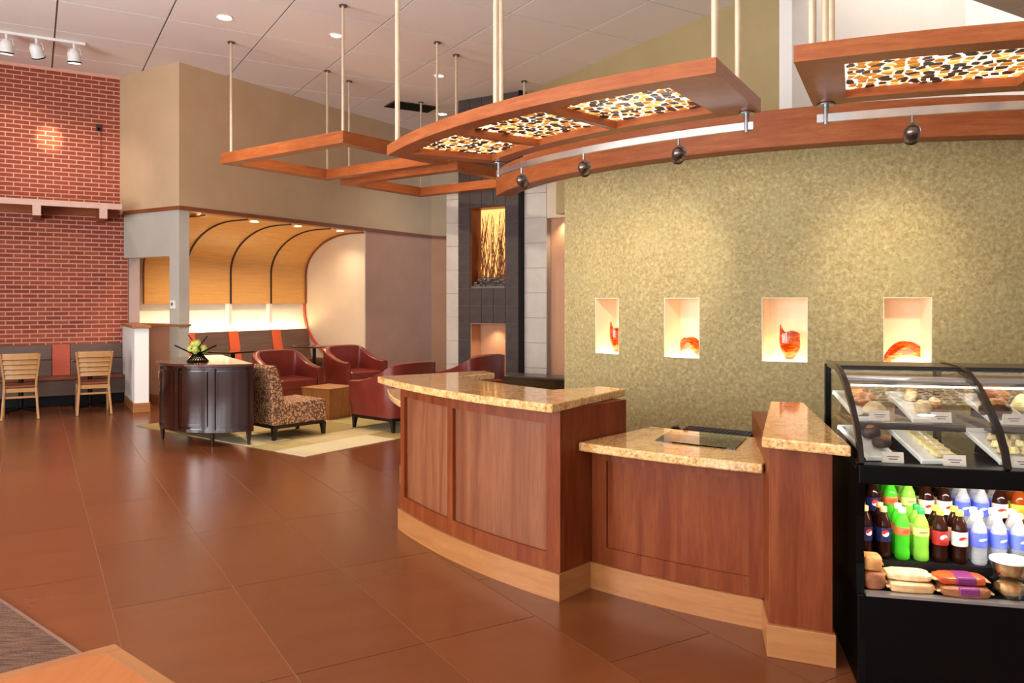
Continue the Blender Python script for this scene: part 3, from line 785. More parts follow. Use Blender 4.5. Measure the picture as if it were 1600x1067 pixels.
canopy('backlit_canopy', 'wooden canopy with backlit agate panels above the display case', -116.05, -84.0, (-101.2, -92.0),
       ((RF - .06, ang_at(1269, CC, RF - .06)), (RR + .30, ang_at(1289, CC, RR + .30)), (RR + .08, ang_at(1299, CC, RR + .08)), (RF - .06, -90)), 2.6, 2.6)
# curved header beam
aB = ang_at(775, CW, 4.57)
MBm = MB().arc(CW, RW + .002, 4.57, aB, -62, 2.9, 3.21, 60)
o = struct(MBm.build('trim_5', 'cherry_beam', smooth=True, bevel=.004), 'curved cherry header beam along the top of the green wall', 'beam')

# spotlight rails under the canopies
def rail(a0, a1, label, stems, heads):
    RRr = 4.36; t = thing('light_rail', label, 'light rail', (*pol(CC, RRr, (a0 + a1) / 2), 2.745))
    MB().arc(CC, RRr - .012, RRr + .012, a0, a1, 2.745, 2.795, 40).build('track', 'aluminium', t, world=True, smooth=True)
    for a in stems:
        x, y = pol(CC, RRr, a); MB().tube([(x, y, 2.73), (x, y, ZB)], .018, 10).build('stem', 'steel', t, world=True, smooth=True)
        MB().lathe([(.055, 0), (.055, .008), (.02, .012)], 16, (x, y, ZB - .012)).build('flange', 'steel', t, world=True, smooth=True)
    for pxx, tgt, pw, lab in heads:
        a = ang_at(pxx, CC, RRr); x, y = pol(CC, RRr, a)
        h = thing('track_spotlight', lab, 'spotlight', (x, y, 2.57))
        dv = (Vector(tgt) - Vector((x, y, 2.64))).normalized()
        MB().tube([(x, y, 2.70), (x, y, 2.745), (x, y, 2.80)], .010, 8).build('stem', 'steel', h, world=True, smooth=True)
        q = dv.to_track_quat('Z', 'Y').to_matrix(); mb = MB().lathe([(.0, -.05), (.02, -.048), (.038, -.032), (.046, -.01), (.047, .015), (.043, .05), (.047, .055), (.047, .07), (.04, .07)], 16)
        mb.v = [tuple(q @ Vector(v) + Vector((x, y, 2.64))) for v in mb.v]; mb.build('lamp_head', 'pewter', h, world=True, smooth=True)
        mb = MB().lathe([(.0, .071), (.038, .071), (.038, .073), (0, .074)], 16)
        mb.v = [tuple(q @ Vector(v) + Vector((x, y, 2.64))) for v in mb.v]; mb.build('lens', 'lamp_glow', h, world=True)
        ya = [Vector((x, y, 2.70)), Vector((x, y, 2.64)) + Vector((.05, 0, .03)), Vector((x, y, 2.64)) + Vector((.052, 0, -.005))]
        MB().tube([tuple(v) for v in ya], .006, 6).build('yoke', 'steel', h, world=True, smooth=True)
        spot('lamp', h, tuple(Vector((x, y, 2.64)) + dv * .1), tgt, pw, WARM2, 50, 1.0, .04)
wx = lambda p, z: (*pol(CW, RW, ang_at(p, CW, RW)), z)
rail(-155.6, -120.9, 'curved metal spotlight rail below the long canopy', (-155.2, -121.5),
     ((815, wx(905, 1.9), 26, 'bell shaped spotlight at the left end of the long rail'), (912, wx(960, 2.0), 30, 'round spotlight in the middle of the long rail'),
      (1060, wx(1035, 1.9), 95, 'domed spotlight near the right end of the long rail')))
rail(-115.7, -86.0, 'metal spotlight rail below the canopy over the case', (-115.0,),
     ((1425, wx(1385, 1.9), 95, 'round spotlight on the rail above the display case'), (1660, wx(1600, 1.9), 14, 'spotlight further along the rail past the case')))

# square open frames hung over the lounge
def frame(c, label, posts):
    t = thing('ceiling_frame', label, 'ceiling frame', (c[0], c[1], 3.56), radians(-36.5), 'open wooden frames hung over the lounge')
    A, B, w, h = 2.57, 1.95, .17, .15
    for y in (-B / 2 + w / 2, B / 2 - w / 2): MB().box((0, y, h / 2), (A, w, h)).build('long_rail', 'cherry_beam', t, bevel=.004)
    for x in (-A / 2 + w / 2, A / 2 - w / 2): MB().box((x, 0, h / 2), (w, B - 2 * w, h)).build('short_rail', 'cherry_beam', t, bevel=.004)
    for sx in (-1, 1):
        for sy in (-1, 1):
            x, y = sx * (A / 2 - .11), sy * (B / 2 - .1)
            MB().tube([(x, y, h), (x, y, ZC - 3.56)], .019, 8).build('hanging_post', 'post_metal', t, smooth=True)
            MB().lathe([(.05, 0), (.05, .02)], 12, (x, y, ZC - 3.56 - .02)).build('ceiling_cap', 'pewter', t)
frame((-2.53, 11.29), 'open rectangular wooden frame hanging furthest left over the lounge', 0)
frame((-1.26, 13.28), 'open rectangular wooden frame hanging behind the tip of the long canopy', 0)

# ================================================================== display case
CX, CY = 1.44, 3.30; CRZ = atan2(EC.y, EC.x); CL = 1.30
case = thing('display_case', 'black refrigerated display case with curved glass front', 'display case', (CX, CY, 0), CRZ)
gp = [(.0, .925), (.03, .99), (.09, 1.06), (.2, 1.14), (.33, 1.215), (.47, 1.262), (.6, 1.28)]
def ci(name, mb, m, par=case, **k): return mb.build(name, m, par, **k)
ci('plinth', MB().box((CL / 2, .45, .19), (CL, .88, .38)), 'black_gloss', bevel=.004)
ci('sill', MB().box((CL / 2, .02, .388), (CL - .06, .05, .012)), 'aluminium')
ci('drinks_floor', MB().box((CL / 2, .45, .385), (CL - .06, .82, .012)), 'black_matte')
ci('drinks_back', MB().box((CL / 2, .87, .63), (CL - .06, .03, .5)), 'black_matte')
ci('side_wall', MB().side([(0, 0), (.9, 0), (.9, .9), (-.005, .9), (.035, .7), (.045, .5), (.03, .38), (.01, .2)], 0, .03), 'black_gloss')
ci('side_wall', MB().side([(0, 0), (.9, 0), (.9, .9), (-.005, .9), (.035, .7), (.045, .5), (.03, .38), (.01, .2)], CL - .03, CL), 'black_gloss')
ci('front_band', MB().side([(-.005, .845), (.06, .85), (.06, .925), (-.005, .925)], 0, CL), 'black_gloss', bevel=.006)
ci('display_deck', MB().box((CL / 2, .47, .90), (CL - .04, .82, .03)), 'bronze_frame')
ci('top', MB().box((CL / 2, .72, 1.283), (CL, .30, .022)), 'bronze_frame', bevel=.005)
ci('light_bar', MB().tube([(.03, .47, 1.235), (CL - .03, .47, 1.235)], .022, 12), 'aluminium', smooth=True)
ci('lamp_tube', MB().tube([(.06, .50, 1.212), (CL - .06, .50, 1.212)], .009, 8), 'case_tube')
ci('drinks_lamp', MB().tube([(.06, .075, .848), (CL - .06, .075, .848)], .009, 8), 'case_tube')
area_l = bpy.data.lights.new('drinks_lamp_light', 'AREA'); area_l.shape = 'RECTANGLE'; area_l.size = 1.1; area_l.size_y = .04; area_l.energy = 9; area_l.color = (1, .93, .8)
lo = bpy.data.objects.new('drinks_lamp_light', area_l); COL.objects.link(lo); lo.parent = case; lo.location = (CL / 2, .09, .838); lo.rotation_euler = (radians(28), 0, 0)
for x in (.0, .545, CL - .02):
    ci('curved_mullion', MB().bar([(x + .01, y - .006, z + .004) for y, z in gp] + [(x + .01, .86, 1.285)], .022, .03, side=(1, 0, 0)), 'bronze_frame', smooth=True)
ci('curved_mullion_trim', MB().bar([(.02, y + .05, z - .01) for y, z in gp], .012, .02, side=(1, 0, 0)), 'bronze_frame', smooth=True)
for x in (.01, .53, CL - .01): ci('back_post', MB().box((x, .86, 1.09), (.03, .035, .38)), 'black_gloss')
for x0, x1 in ((.022, .543), (.567, CL - .02)): ci('front_glass', MB().strip(gp, x0, x1, .004), 'case_glass', smooth=True)
ci('side_glass', MB().side([(.02, .92)] + [(y + .01, z) for y, z in gp] + [(.84, 1.28), (.84, .92)], .008, .012), 'case_glass')
ci('back_glass', MB().box((CL / 2, .87, 1.095), (CL, .005, .36)), 'case_back_glass')
for x0, x1 in ((.04, .50), (.60, CL - .04)):
    sh = ci('glass_shelf', MB().box(((x0 + x1) / 2, .56, 1.048), (x1 - x0, .46, .008)), 'case_glass')
    ci('shelf_edge', MB().box(((x0 + x1) / 2, .325, 1.042), (x1 - x0, .014, .03)), 'bronze_frame', sh)
    for x in (x0 + .02, x1 - .02): ci('bracket', MB().box((x, .6, 1.03), (.012, .5, .02)), 'bronze_frame', sh)
for x in (.515,): ci('divider', MB().box((x, .62, 1.09), (.006, .46, .34)), 'case_glass')
def place(o, x, y, z, rz=0):
    p = Vector((CX, CY)) + EC * x + NC * y; o.location = (p.x, p.y, z); o.rotation_euler = (0, 0, CRZ + rz); return o
TILT = radians(17)
def on_tray(y, front): return max(0, y - front) * sin(TILT) + .004
def tray(x, y, z, label, w=.115, l=.30, rz=.0):
    t = thing('serving_tray', label, 'tray'); place(t, x, y - l / 2, z, rz); t.rotation_euler = Matrix.Rotation(CRZ + rz, 3, 'Z').to_4x4().to_3x3().to_euler()
    t.rotation_euler = (Matrix.Rotation(CRZ + rz, 3, 'Z') @ Matrix.Rotation(TILT, 3, 'X')).to_euler()
    sh_ = Vector((0, l / 2, 0))
    MB().prism([(-w / 2, 0), (w / 2, 0), (w / 2, l), (-w / 2, l)], .002, .008).build('tray_bottom', 'tray_white', t)
    k_ = math.tan(TILT); MB().side([(.02, .001), (l * cos(TILT) ** 2, .001), (l * cos(TILT) ** 2, .001 - l * cos(TILT) ** 2 * k_ * .98)], -.03, .03).build('stand', 'black_matte', t)
    for a, b in (((0, 0, .014), (w + .02, .012, .022)), ((0, l, .014), (w + .02, .012, .022)), ((-w / 2, l / 2, .014), (.012, l, .022)), ((w / 2, l / 2, .014), (.012, l, .022))):
        MB().box(a, b).build('rim', 'tray_white', t, bevel=.004)
    return t
def card(x, y, z, label):
    t = thing('price_card', label, 'price card'); place(t, x, y, z)
    MB().side([(0, 0), (.03, 0), (.012, .045), (.010, .045)], -.042, .042).build('card', 'card', t)
    for k in range(2): MB().box((0, .0005 + .0024 * k * 0, .026 - .010 * k), (.05 - .015 * k, .003, .0035)).build('printed_line', 'print_grey', t).location = (0, .004 - .0022 * k, 0)
def blob(name, m, label, cat, x, y, z, r, rz=0, group=None, parts=None, seed=0, flat=True):
    def fn(v):
        n_ = noise.noise(v * 22 + Vector((seed, seed * 2.1, 0))) * .18; w = v * (1 + n_); return Vector((w.x, w.y, max(-r[2] * .55, w.z) + r[2] * .55))
    r = tuple(1.18 * q for q in r)
    o = thing(name, label, cat, group=group); place(o, x, y, z + on_tray(y, .38 if z > 1.0 else .14), rz)
    MB().ball((0, 0, 0), r, 16, 10, fn=fn).build('body', m, o, smooth=True)
    if parts: MB().ball((0, 0, r[2] * 1.15), (r[0] * .8, r[1] * .8, r[2] * .45), 14, 8, fn=lambda v: v * (1 + .12 * noise.noise(v * 40))).build('topping', parts, o, smooth=True)
    return o
ZS = 1.053; ZD = .916
tray(.115, .52, ZS, 'white tray of bread rolls at the left of the upper shelf', rz=.18)
tray(.365, .53, ZS, 'white tray of muffins in the middle of the upper shelf', .13, rz=.18)
tray(.70, .53, ZS, 'white tray of dark loaves on the upper shelf past the mullion', .15, rz=.18)
tray(.12, .30, ZD, 'white tray of brownies at the left of the lower deck', rz=.25)
tray(.33, .30, ZD, 'white tray of pale cheese slices on the lower deck', .12, .36, rz=.25)
tray(.66, .33, ZD, 'white tray of noodles on the lower deck past the mullion', .15, .3, rz=.2)
blob('bread_roll', 'bread', 'glossy brown roll at the back of the first tray', 'bread roll', .10, .60, ZS + .008, (.04, .05, .034), .3, seed=1)
blob('bread_roll', 'bread_dark', 'darker twisted roll in the middle of the first tray', 'bread roll', .125, .53, ZS + .008, (.036, .045, .034), .9, seed=2)
blob('bread_roll', 'cream_pastry', 'pale flat bun behind the first price card', 'bun', .15, .44, ZS + .008, (.044, .038, .03), .2, seed=3)
blob('muffin', 'cream_pastry', 'pale crumbly muffin at the back of the second tray', 'muffin', .345, .60, ZS + .008, (.028, .028, .032), 0, seed=4, parts='bread')
blob('muffin', 'chocolate', 'dark chocolate muffin in the middle of the second tray', 'muffin', .40, .565, ZS + .008, (.034, .034, .034), 0, seed=5, parts='chocolate')
blob('muffin', 'cream_pastry', 'cream iced muffin at the front left of the second tray', 'muffin', .365, .47, ZS + .008, (.032, .032, .03), 0, seed=6, parts='cream_pastry')
blob('muffin', 'bread', 'sugared muffin beside the iced one on the second tray', 'muffin', .42, .50, ZS + .008, (.028, .028, .03), 0, seed=7, parts='cream_pastry')
blob('cookie', 'chocolate', 'flat chocolate cookie at the front right of the second tray', 'cookie', .43, .44, ZS + .008, (.035, .032, .018), 0, seed=8)
blob('dark_loaf', 'chocolate', 'dark loaf cake nearest on the upper shelf past the mullion', 'cake', .66, .46, ZS + .008, (.055, .065, .04), .2, seed=9, parts='bread')
blob('dark_loaf', 'bread_dark', 'brown loaf cake behind the dark loaf', 'cake', .70, .60, ZS + .008, (.055, .06, .05), .2, seed=10)
blob('pale_loaf', 'cheese', 'pale yellow cake at the far right of the upper shelf', 'cake', .80, .52, ZS + .008, (.04, .05, .04), .2, seed=11)
for i, (x, y, lab) in enumerate(((.10, .40, 'tall dark brownie at the back of the lower left tray'), (.115, .335, 'nut topped brownie in the middle of the lower left tray'), (.14, .25, 'flat brownie square at the front of the lower left tray'))):
    blob('brownie', 'chocolate', lab, 'brownie', x, y, ZD + .008, (.036, .034, .042 - .009 * i), .3, seed=20 + i, parts='chocolate' if i == 0 else 'bread_dark')
for i in range(7):
    t = thing('cheese_slice', 'pale yellow cheese slice, %s from the back of its tray' % ('first', 'second', 'third', 'fourth', 'fifth', 'sixth', 'seventh')[i], 'cheese', group='cheese slices on the lower deck tray')
    place(t, .30 + .012 * i, .44 - .042 * i, ZD + .008 + on_tray(.44 - .042 * i, .14), .25 + .1 * (i % 2))
    MB().side([(-.03, 0), (.03, .004), (.034, .022), (-.026, .012)], -.042, .042).build('slice', 'cheese', t, bevel=.004)
    MB().box((0, -.029, .008), (.08, .004, .012)).build('rind', 'cream_pastry', t)
for i in range(9):
    t = thing('pasta_coil', 'pale pasta coil at the %s %s of its tray' % (('front', 'middle', 'back')[i // 3], ('left', 'centre', 'right')[i % 3]), 'pasta', group='pasta coils on the lower deck')
    place(t, .62 + .045 * (i % 3), .25 + .06 * (i // 3), ZD + .008 + on_tray(.25 + .06 * (i // 3), .18), i)
    MB().tube([(.02 * cos(q * .9) * (1 - q / 40), .02 * sin(q * .9) * (1 - q / 40), .008 + q * .0012) for q in range(20)], .007, 6).build('coil', 'cheese' if i % 2 else 'cream_pastry', t, smooth=True)
for x, y, z, lab in ((.155, .345, ZS + .01, 'price card before the bread rolls on the upper shelf'), (.41, .345, ZS + .01, 'price card before the muffins on the upper shelf'), (.70, .345, ZS + .01, 'price card before the dark loaves'),
                     (.16, .115, ZD, 'price card before the brownies'), (.395, .10, ZD, 'price card before the cheese slices'), (.66, .12, ZD, 'price card before the pasta tray')):
    card(x, y, z, lab)

# drinks
ci('drinks_step', MB().box((CL / 2, .26, .44), (CL - .06, .20, .09)), 'black_matte')
ci('drinks_step', MB().box((CL / 2, .60, .48), (CL - .06, .46, .17)), 'black_matte')
BP = [(.0, 0), (.026, .0), (.031, .006), (.0315, .03), (.0295, .06), (.0315, .075), (.0315, .135), (.0305, .145), (.027, .165), (.017, .188), (.0125, .198), (.0125, .206)]
WP = [(.0, 0), (.027, .0), (.0305, .006), (.0305, .02), (.0285, .026), (.0305, .033), (.0285, .04), (.0305, .047), (.0285, .054), (.0305, .062), (.031, .075), (.031, .13), (.0295, .145), (.024, .166), (.0145, .186), (.0125, .195), (.0125, .203)]
bcache = {}
def bottle(kind, label, x, y, z):
    prof, liq, lab, cap = {'cola': (BP, 'cola', 'label_cola', 'cap_tan'), 'green': (BP, 'green_soda', 'label_lime', 'cap_white'), 'lime': (BP, 'lime_soda', 'label_pale', 'cap_green'),
        'limeb': (BP, 'lime_soda', 'label_pale', 'cap_lime'), 'maroon': (BP, 'cola', 'label_maroon', 'cap_yellow'), 'diet': (BP, 'cola', 'label_diet', 'cap_yellow'), 'water': (WP, 'water', 'label_water', 'cap_white'), 'dark': (BP, 'cola', 'label_diet', 'cap_white'),
        'blue': (BP, 'blue_drink', 'label_blue', 'cap_orange'), 'yellow': (BP, 'yellow_drink', 'label_yellow', 'cap_gold'), 'tea': (BP, 'amber_tea', 'label_yellow', 'cap_gold')}[kind]
    t = thing('drink_bottle', label, 'bottle', group='bottles in the drinks shelf'); place(t, x, y, z, random.uniform(-.25, .25) + .3)
    if kind not in bcache:
        lo, hi = (.108, .142) if kind in ('green', 'lime', 'limeb') else (.075, .135)
        a = MB().lathe(prof, 20).build('bottle_body', liq, t, smooth=True)
        b = MB().lathe([(.0322, lo), (.0325, lo + .003), (.0325, hi - .003), (.0322, hi)], 24, close=False).build('label_wrap', lab, t, smooth=True)
        c = MB().lathe([(.0, .200), (.0148, .200), (.0152, .203), (.0152, .219), (.0135, .222), (0, .222)], 16).build('cap', cap, t, smooth=True)
        bcache[kind] = (a, b, c)
    else:
        for s in bcache[kind]: o = s.copy(); COL.objects.link(o); o.parent = t
word = {'cola': 'dark cola bottle with a red round mark', 'green': 'bright green soda bottle with a white cap', 'lime': 'lime soda bottle with a dark green cap', 'limeb': 'lime soda bottle with a pale green cap', 'maroon': 'dark soda bottle with a maroon label', 'diet': 'dark soda bottle with a pink label',
        'water': 'clear water bottle with a blue label', 'dark': 'dark soda bottle with a white cap', 'blue': 'deep blue drink bottle with an orange cap', 'yellow': 'yellow drink bottle with a golden cap', 'tea': 'amber drink bottle with a golden cap'}
nth = ['first', 'second', 'third', 'fourth', 'fifth', 'sixth', 'seventh', 'eighth', 'ninth', 'tenth', 'eleventh', 'twelfth']
rows = (('front', .205, .486, 'cola cola green lime maroon diet water water water blue blue yellow'.split()), ('second', .278, .486, 'cola cola green lime maroon diet water water water blue blue yellow'.split()),
        ('third', .42, .566, 'cola cola green limeb diet diet water water dark tea yellow yellow'.split()), ('fourth', .493, .566, 'cola cola green limeb diet diet water water water tea yellow yellow'.split()),
        ('back', .566, .566, 'cola cola green limeb diet diet water water tea tea yellow yellow'.split()))
for rn, y, z, ks in rows:
    for i, k_ in enumerate(ks): bottle(k_, '%s, %s from the left in the %s row' % (word[k_], nth[i], rn), .064 + .0755 * i, y, z)
def pack(name, label, cat, x, y, z, d, m, rz=0, band=None, seed=0, lift=.0):
    t = thing(name, label, cat); place(t, x, y, z, rz)
    def fn(v):
        w = Vector((v.x / (d[0] / 2), v.y / (d[1] / 2), v.z / (d[2] / 2)))
        q = Vector([math.copysign(abs(c) ** .45, c) for c in w]); n_ = noise.noise(v * 40 + Vector((seed, 0, seed))) * .10
        return Vector((q.x * d[0] / 2 * (1 + n_), q.y * d[1] / 2 * (1 + n_), q.z * d[2] / 2 * (1 + n_) + d[2] / 2 * 1.0))
    MB().ball((0, 0, 0), (d[0] / 2, d[1] / 2, d[2] / 2), 18, 10, fn=fn).build('contents', m, t, smooth=True)
    for s in (-1, 1): MB().prism([(s * d[0] * .44, -d[1] * .3), (s * d[0] * .56, -d[1] * .38), (s * d[0] * .56, d[1] * .38), (s * d[0] * .44, d[1] * .3)], d[2] * .42, d[2] * .52).build('sealed_end', 'wrap_paper', t)
    if band: MB().box((d[0] * .05, -d[1] * .05, d[2] * .62), (d[0] * .42, d[1] * .98, d[2] * .84)).build('printed_band', band, t, bevel=.008)
ZF = .392
pack('wrapped_bun', 'lower toasted sandwich pack at the left edge of the case', 'sandwich', .075, .09, ZF, (.085, .10, .075), 'bread_dark', band=None, seed=1)
pack('wrapped_bun', 'upper toasted sandwich pack stacked at the left edge', 'sandwich', .07, .10, ZF + .072, (.075, .09, .065), 'bread', seed=2)
pack('wrapped_sandwich', 'flat tan wrapped sandwich in the front row, lower', 'sandwich', .215, .085, ZF, (.175, .11, .042), 'wrap_paper', .05, seed=3)
pack('wrapped_sandwich', 'flat pale wrapped sandwich lying on the tan one', 'sandwich', .21, .105, ZF + .042, (.18, .10, .034), 'cream_pastry', -.04, seed=4)
pack('wrapped_baguette', 'lower baguette pack with purple printed band', 'sandwich', .415, .08, ZF, (.19, .11, .042), 'bread_dark', .03, 'purple_print', seed=5)
pack('wrapped_baguette', 'upper baguette pack with purple printed band', 'sandwich', .41, .10, ZF + .042, (.19, .10, .036), 'jam', .06, 'purple_print', seed=6)
for i, (z, lab) in enumerate(((ZF, 'lower clear tub of salad at the right of the front row'), (ZF + .078, 'upper clear tub of salad with a white rim'))):
    t = thing('salad_tub', lab, 'salad tub'); place(t, .60, .10, z)
    MB().lathe([(.058, .002), (.07, .066), (.066, .066), (.055, .006)], 28).build('tub', 'tub_plastic', t, smooth=True)
    MB().ball((0, 0, .036), (.060, .060, .032), 20, 8, fn=lambda v: v + Vector((0, 0, .006 * noise.noise(v * 90)))).build('salad', 'salad', t, smooth=True)
    MB().lathe([(.071, .066), (.075, .068), (.075, .075), (.066, .077), (0, .075)], 28, close=False).build('lid', 'tray_white' if i else 'tub_plastic', t, smooth=True)
for i, (x, lab) in enumerate(((.79, 'wrapped sandwich past the salad tubs'), (.98, 'last wrapped sandwich at the far end of the case'))):
    pack('wrapped_sandwich', lab, 'sandwich', x, .09, ZF, (.17, .11, .05), 'wrap_paper', seed=9 + i)

# ================================================================== art glass in the niches
def niche_pos(i, inset=.15, along=.5):
    a0, a1 = NI[i]; return pol(CW, RW - inset, a0 + (a1 - a0) * along)
def vase(i, label, rz, sx):
    x, y = niche_pos(i, .13, .58); t = thing('glass_vase', label, 'glass vase', (x, y, NZ0 + .01), rz)
    n, rows_ = 40, 16; vs = []; fs = []
    for ring, off in ((0, 0), (1, -.008)):
        for j in range(rows_ + 1):
            z = j / rows_
            for k in range(n):
                a = 2 * pi * k / n; top = .24 + .05 * max(0, cos(a - 2.6)) ** 6 + .012 * sin(3 * a) - .02 * max(0, cos(a)) ** 2
                r = (.035 + .065 * sin(min(1, z * 1.5) * pi / 2) - .012 * z) * (1 + .05 * sin(4 * a) * z) + off
                vs.append((r * cos(a) * sx, r * sin(a) * .8, .004 * ring + z * top))
    o1 = (rows_ + 1) * n
    for b in (0, o1):
        for j in range(rows_):
            for k in range(n): fs.append((b + j * n + k, b + j * n + (k + 1) % n, b + (j + 1) * n + (k + 1) % n, b + (j + 1) * n + k))
    for k in range(n): fs.append((rows_ * n + k, rows_ * n + (k + 1) % n, o1 + rows_ * n + (k + 1) % n, o1 + rows_ * n + k))
    fs += [tuple(range(n)), tuple(range(o1, o1 + n))]
    MB().add(vs, fs).build('vessel', 'art_glass', t, smooth=True)
def leaf(i, label, rz, flip, L=.20, along=.55):
    x, y = niche_pos(i, .13, along); t = thing('glass_bowl', label, 'glass bowl', (x, y, NZ0 + .01), rz)
    n, m = 28, 10; vs = []; fs = []
    for sgn in (1, -1):
        for i_ in range(n + 1):
            u = i_ / n
            for j in range(m + 1):
                v = j / m * 2 - 1
                X = (u - .5) * 2 * L * .62 * flip; w = .085 * sin(pi * min(1, max(0, u)) ** .85)
                zc = .02 + .16 * sin(pi * u * .62 + .15) * 1.0; Z = zc * .95 + abs(v) * w * .35 - .035 * (1 - v * v); Z = max(.002, Z - .02) if sgn > 0 else max(.0, Z - .05 * (1 - v * v) - .028)
                vs.append((X, v * w, Z))
    o1 = (n + 1) * (m + 1)
    for b in (0, o1):
        for i_ in range(n):
            for j in range(m): q = b + i_ * (m + 1) + j; fs.append((q, q + 1, q + m + 2, q + m + 1))
    for i_ in range(n):
        for j in (0, m): q = i_ * (m + 1) + j; fs.append((q, q + m + 1, o1 + q + m + 1, o1 + q))
    MB().add(vs, fs).build('bowl', 'art_glass', t, smooth=True)
vase(0, 'tall orange glass vase in the narrow leftmost niche', radians(40), .9)
leaf(1, 'folded orange glass bowl in the second niche from the left', radians(-38), -1, .19, .62)
vase(2, 'round orange glass vase in the third niche from the left', radians(0), 1.0)
leaf(3, 'sweeping orange glass leaf in the niche above the display case', radians(-10), 1, .24, .45)

# ================================================================== alcove
al = thing('alcove_panelling', 'golden wood panels curving over the seating alcove', 'wall panelling', (K.x, K.y, 0), RZ)
prof = [(1.65, 1.57), (1.65, 2.17)] + [(.36 + 1.29 * cos(q), 2.17 + .83 * sin(q)) for q in [radians(x) for x in range(8, 91, 8)]] + [(.36, 3.0), (.03, 3.0)]
ts = [.50, 1.33, 2.30, 3.28, 4.215]
for a, b in zip(ts, ts[1:]): MB().strip(prof, a + .012, b - .012, -.025).build('curved_panel', 'alcove_panel', al, smooth=True)
for c in ts[1:-1]:
    MB().strip(prof, c - .014, c + .014, .02).build('dark_reveal', 'vent_dark', al, smooth=True)
    MB().box((c, 1.70, 1.37), (.07, .10, .40)).build('light_fin', 'white_paint', al)
MB().strip([(s - .012, z) for s, z in prof], 4.195, 4.212, .03).build('edge_trim', 'trim_wood', al, smooth=True)
MB().strip([(1.64, 1.57), (1.62, 1.3), (1.55, 1.05), (1.40, .85), (1.20, .68), (1.0, .55)], 4.18, 4.212, .06).build('lower_edge_trim', 'brick_orange_fabric', al, smooth=True)
MB().strip(prof, .485, .50, .03).build('edge_trim', 'trim_wood', al, smooth=True)
led = thing('cove_light', 'hidden strip light glowing behind the alcove bench', 'strip light', (*LP(2.3, 1.68), 1.0), RZ)
MB().box((0, 0, .02), (3.7, .03, .02)).build('light_strip', 'led_strip', led); MB().box((0, 0, 0), (3.75, .06, .02)).build('channel', 'aluminium', led)
bn = thing('alcove_bench', 'brown upholstered bench with orange stripes in the alcove', 'bench', (K.x, K.y, 0), RZ)
edges = [.55, 1.19, 1.43, 2.15, 2.39, 3.19, 3.43, 4.17]
for i in range(7):
    if i % 2 == 0: MB().side([(1.42, .45), (1.58, .45), (1.62, 1.05), (1.54, 1.05)], edges[i] + .004, edges[i + 1] - .004).build('back_panel', 'bench_laminate', bn, bevel=.01)
    else: MB().side([(1.41, .45), (1.58, .45), (1.62, 1.055), (1.53, 1.055)], edges[i] + .004, edges[i + 1] - .004).build('back_stripe', 'orange_fabric', bn, bevel=.01)
MB().box((2.285, 1.24, .42), (3.77, .5, .08)).build('seat', 'bench_seat', bn, bevel=.015); MB().box((2.285, 1.3, .2), (3.7, .4, .38)).build('base', 'espresso', bn)
for t_, lab in ((1.6, 'small dark table before the alcove bench, behind the cabinet'), (3.55, 'small dark table before the alcove bench, between the armchairs')):
    tb = thing('cafe_table', lab, 'table', (*LP(t_, .72), 0), RZ)
    MB().box((0, 0, .725), (.6, .6, .03)).build('table_top', 'espresso', tb, bevel=.006); MB().tube([(0, 0, .03), (0, 0, .71)], .035, 12).build('column', 'black_matte', tb, smooth=True)
    MB().lathe([(.25, 0), (.25, .015), (.04, .04)], 24).build('foot', 'black_matte', tb, smooth=True)
def downlight(x, y, z, label, power, glow=True, tgt=None, ang=95, col=WARM2, r=.075):
    t = thing('downlight', label, 'downlight', (x, y, z))
    MB().lathe([(r + .022, -.012), (r + .022, -.001), (r, -.001), (r, -.009), (r + .006, -.012)], 20, close=False).build('ring', 'white_plastic', t, smooth=True)
    MB().lathe([(0, -.004), (r, -.004), (r, -.001), (0, -.001)], 20).build('lens', 'lamp_glow' if glow else 'lamp_off', t)
    if power: spot('lamp', t, (x, y, z - .02), tgt or (x, y, 0), power, col, ang, .9, .06)
    return t
for t_, lab in ((.55, 'alcove downlight nearest the grey post'), (1.62, 'second downlight in the alcove ceiling'), (2.63, 'third downlight in the alcove ceiling'), (3.72, 'alcove downlight nearest the cream end wall')):
    x, y = LP(t_, .20); downlight(x, y, 2.997, lab, 60 if t_ > 3.5 else 125, col=WARM, tgt=(*LP(t_ + .1, .75), 0), ang=120, r=.06)

# ceiling downlights
for x, y, lab, p_, g_ in ((-3.73, 10.3, 'bright ceiling downlight at the upper left', 340, True), (-2.44, 11.0, 'ceiling downlight beside the post of the left frame', 320, False),
                      (-1.19, 12.96, 'ceiling downlight between the hanging posts', 320, False), (-1.37, 15.6, 'far bright downlight near the fireplace', 140, True)):
    downlight(x, y, ZC, lab, p_, g_, ang=110)
for i, (gx, gy) in enumerate(((-2.4, 3.2), (0, 1.6), (0, 6.2), (2.4, 4.0), (2.4, 8.2), (4.6, 1.8), (4.9, 5.4), (-2.5, 8.8))):  # unseen downlights added to brighten the hall
    x, y = G(gx, gy); downlight(x, y, ZC, 'added fill downlight over the hall outside the picture', 18 if gx > 1 and gy < 6 else 110, True, ang=130)['group'] = 'added fill downlights outside the picture'
o = thing('ceiling_vent', 'dark rectangular air vent on the far ceiling', 'air vent', (-1.9, 15.0, ZC - .02), AG)
MB().box((0, 0, .008), (.9, .5, .016)).build('frame', 'vent_dark', o)
for k in range(7): MB().box((0, -.2 + k * .066, -.004), (.84, .03, .012)).build('slat', 'black_matte', o)

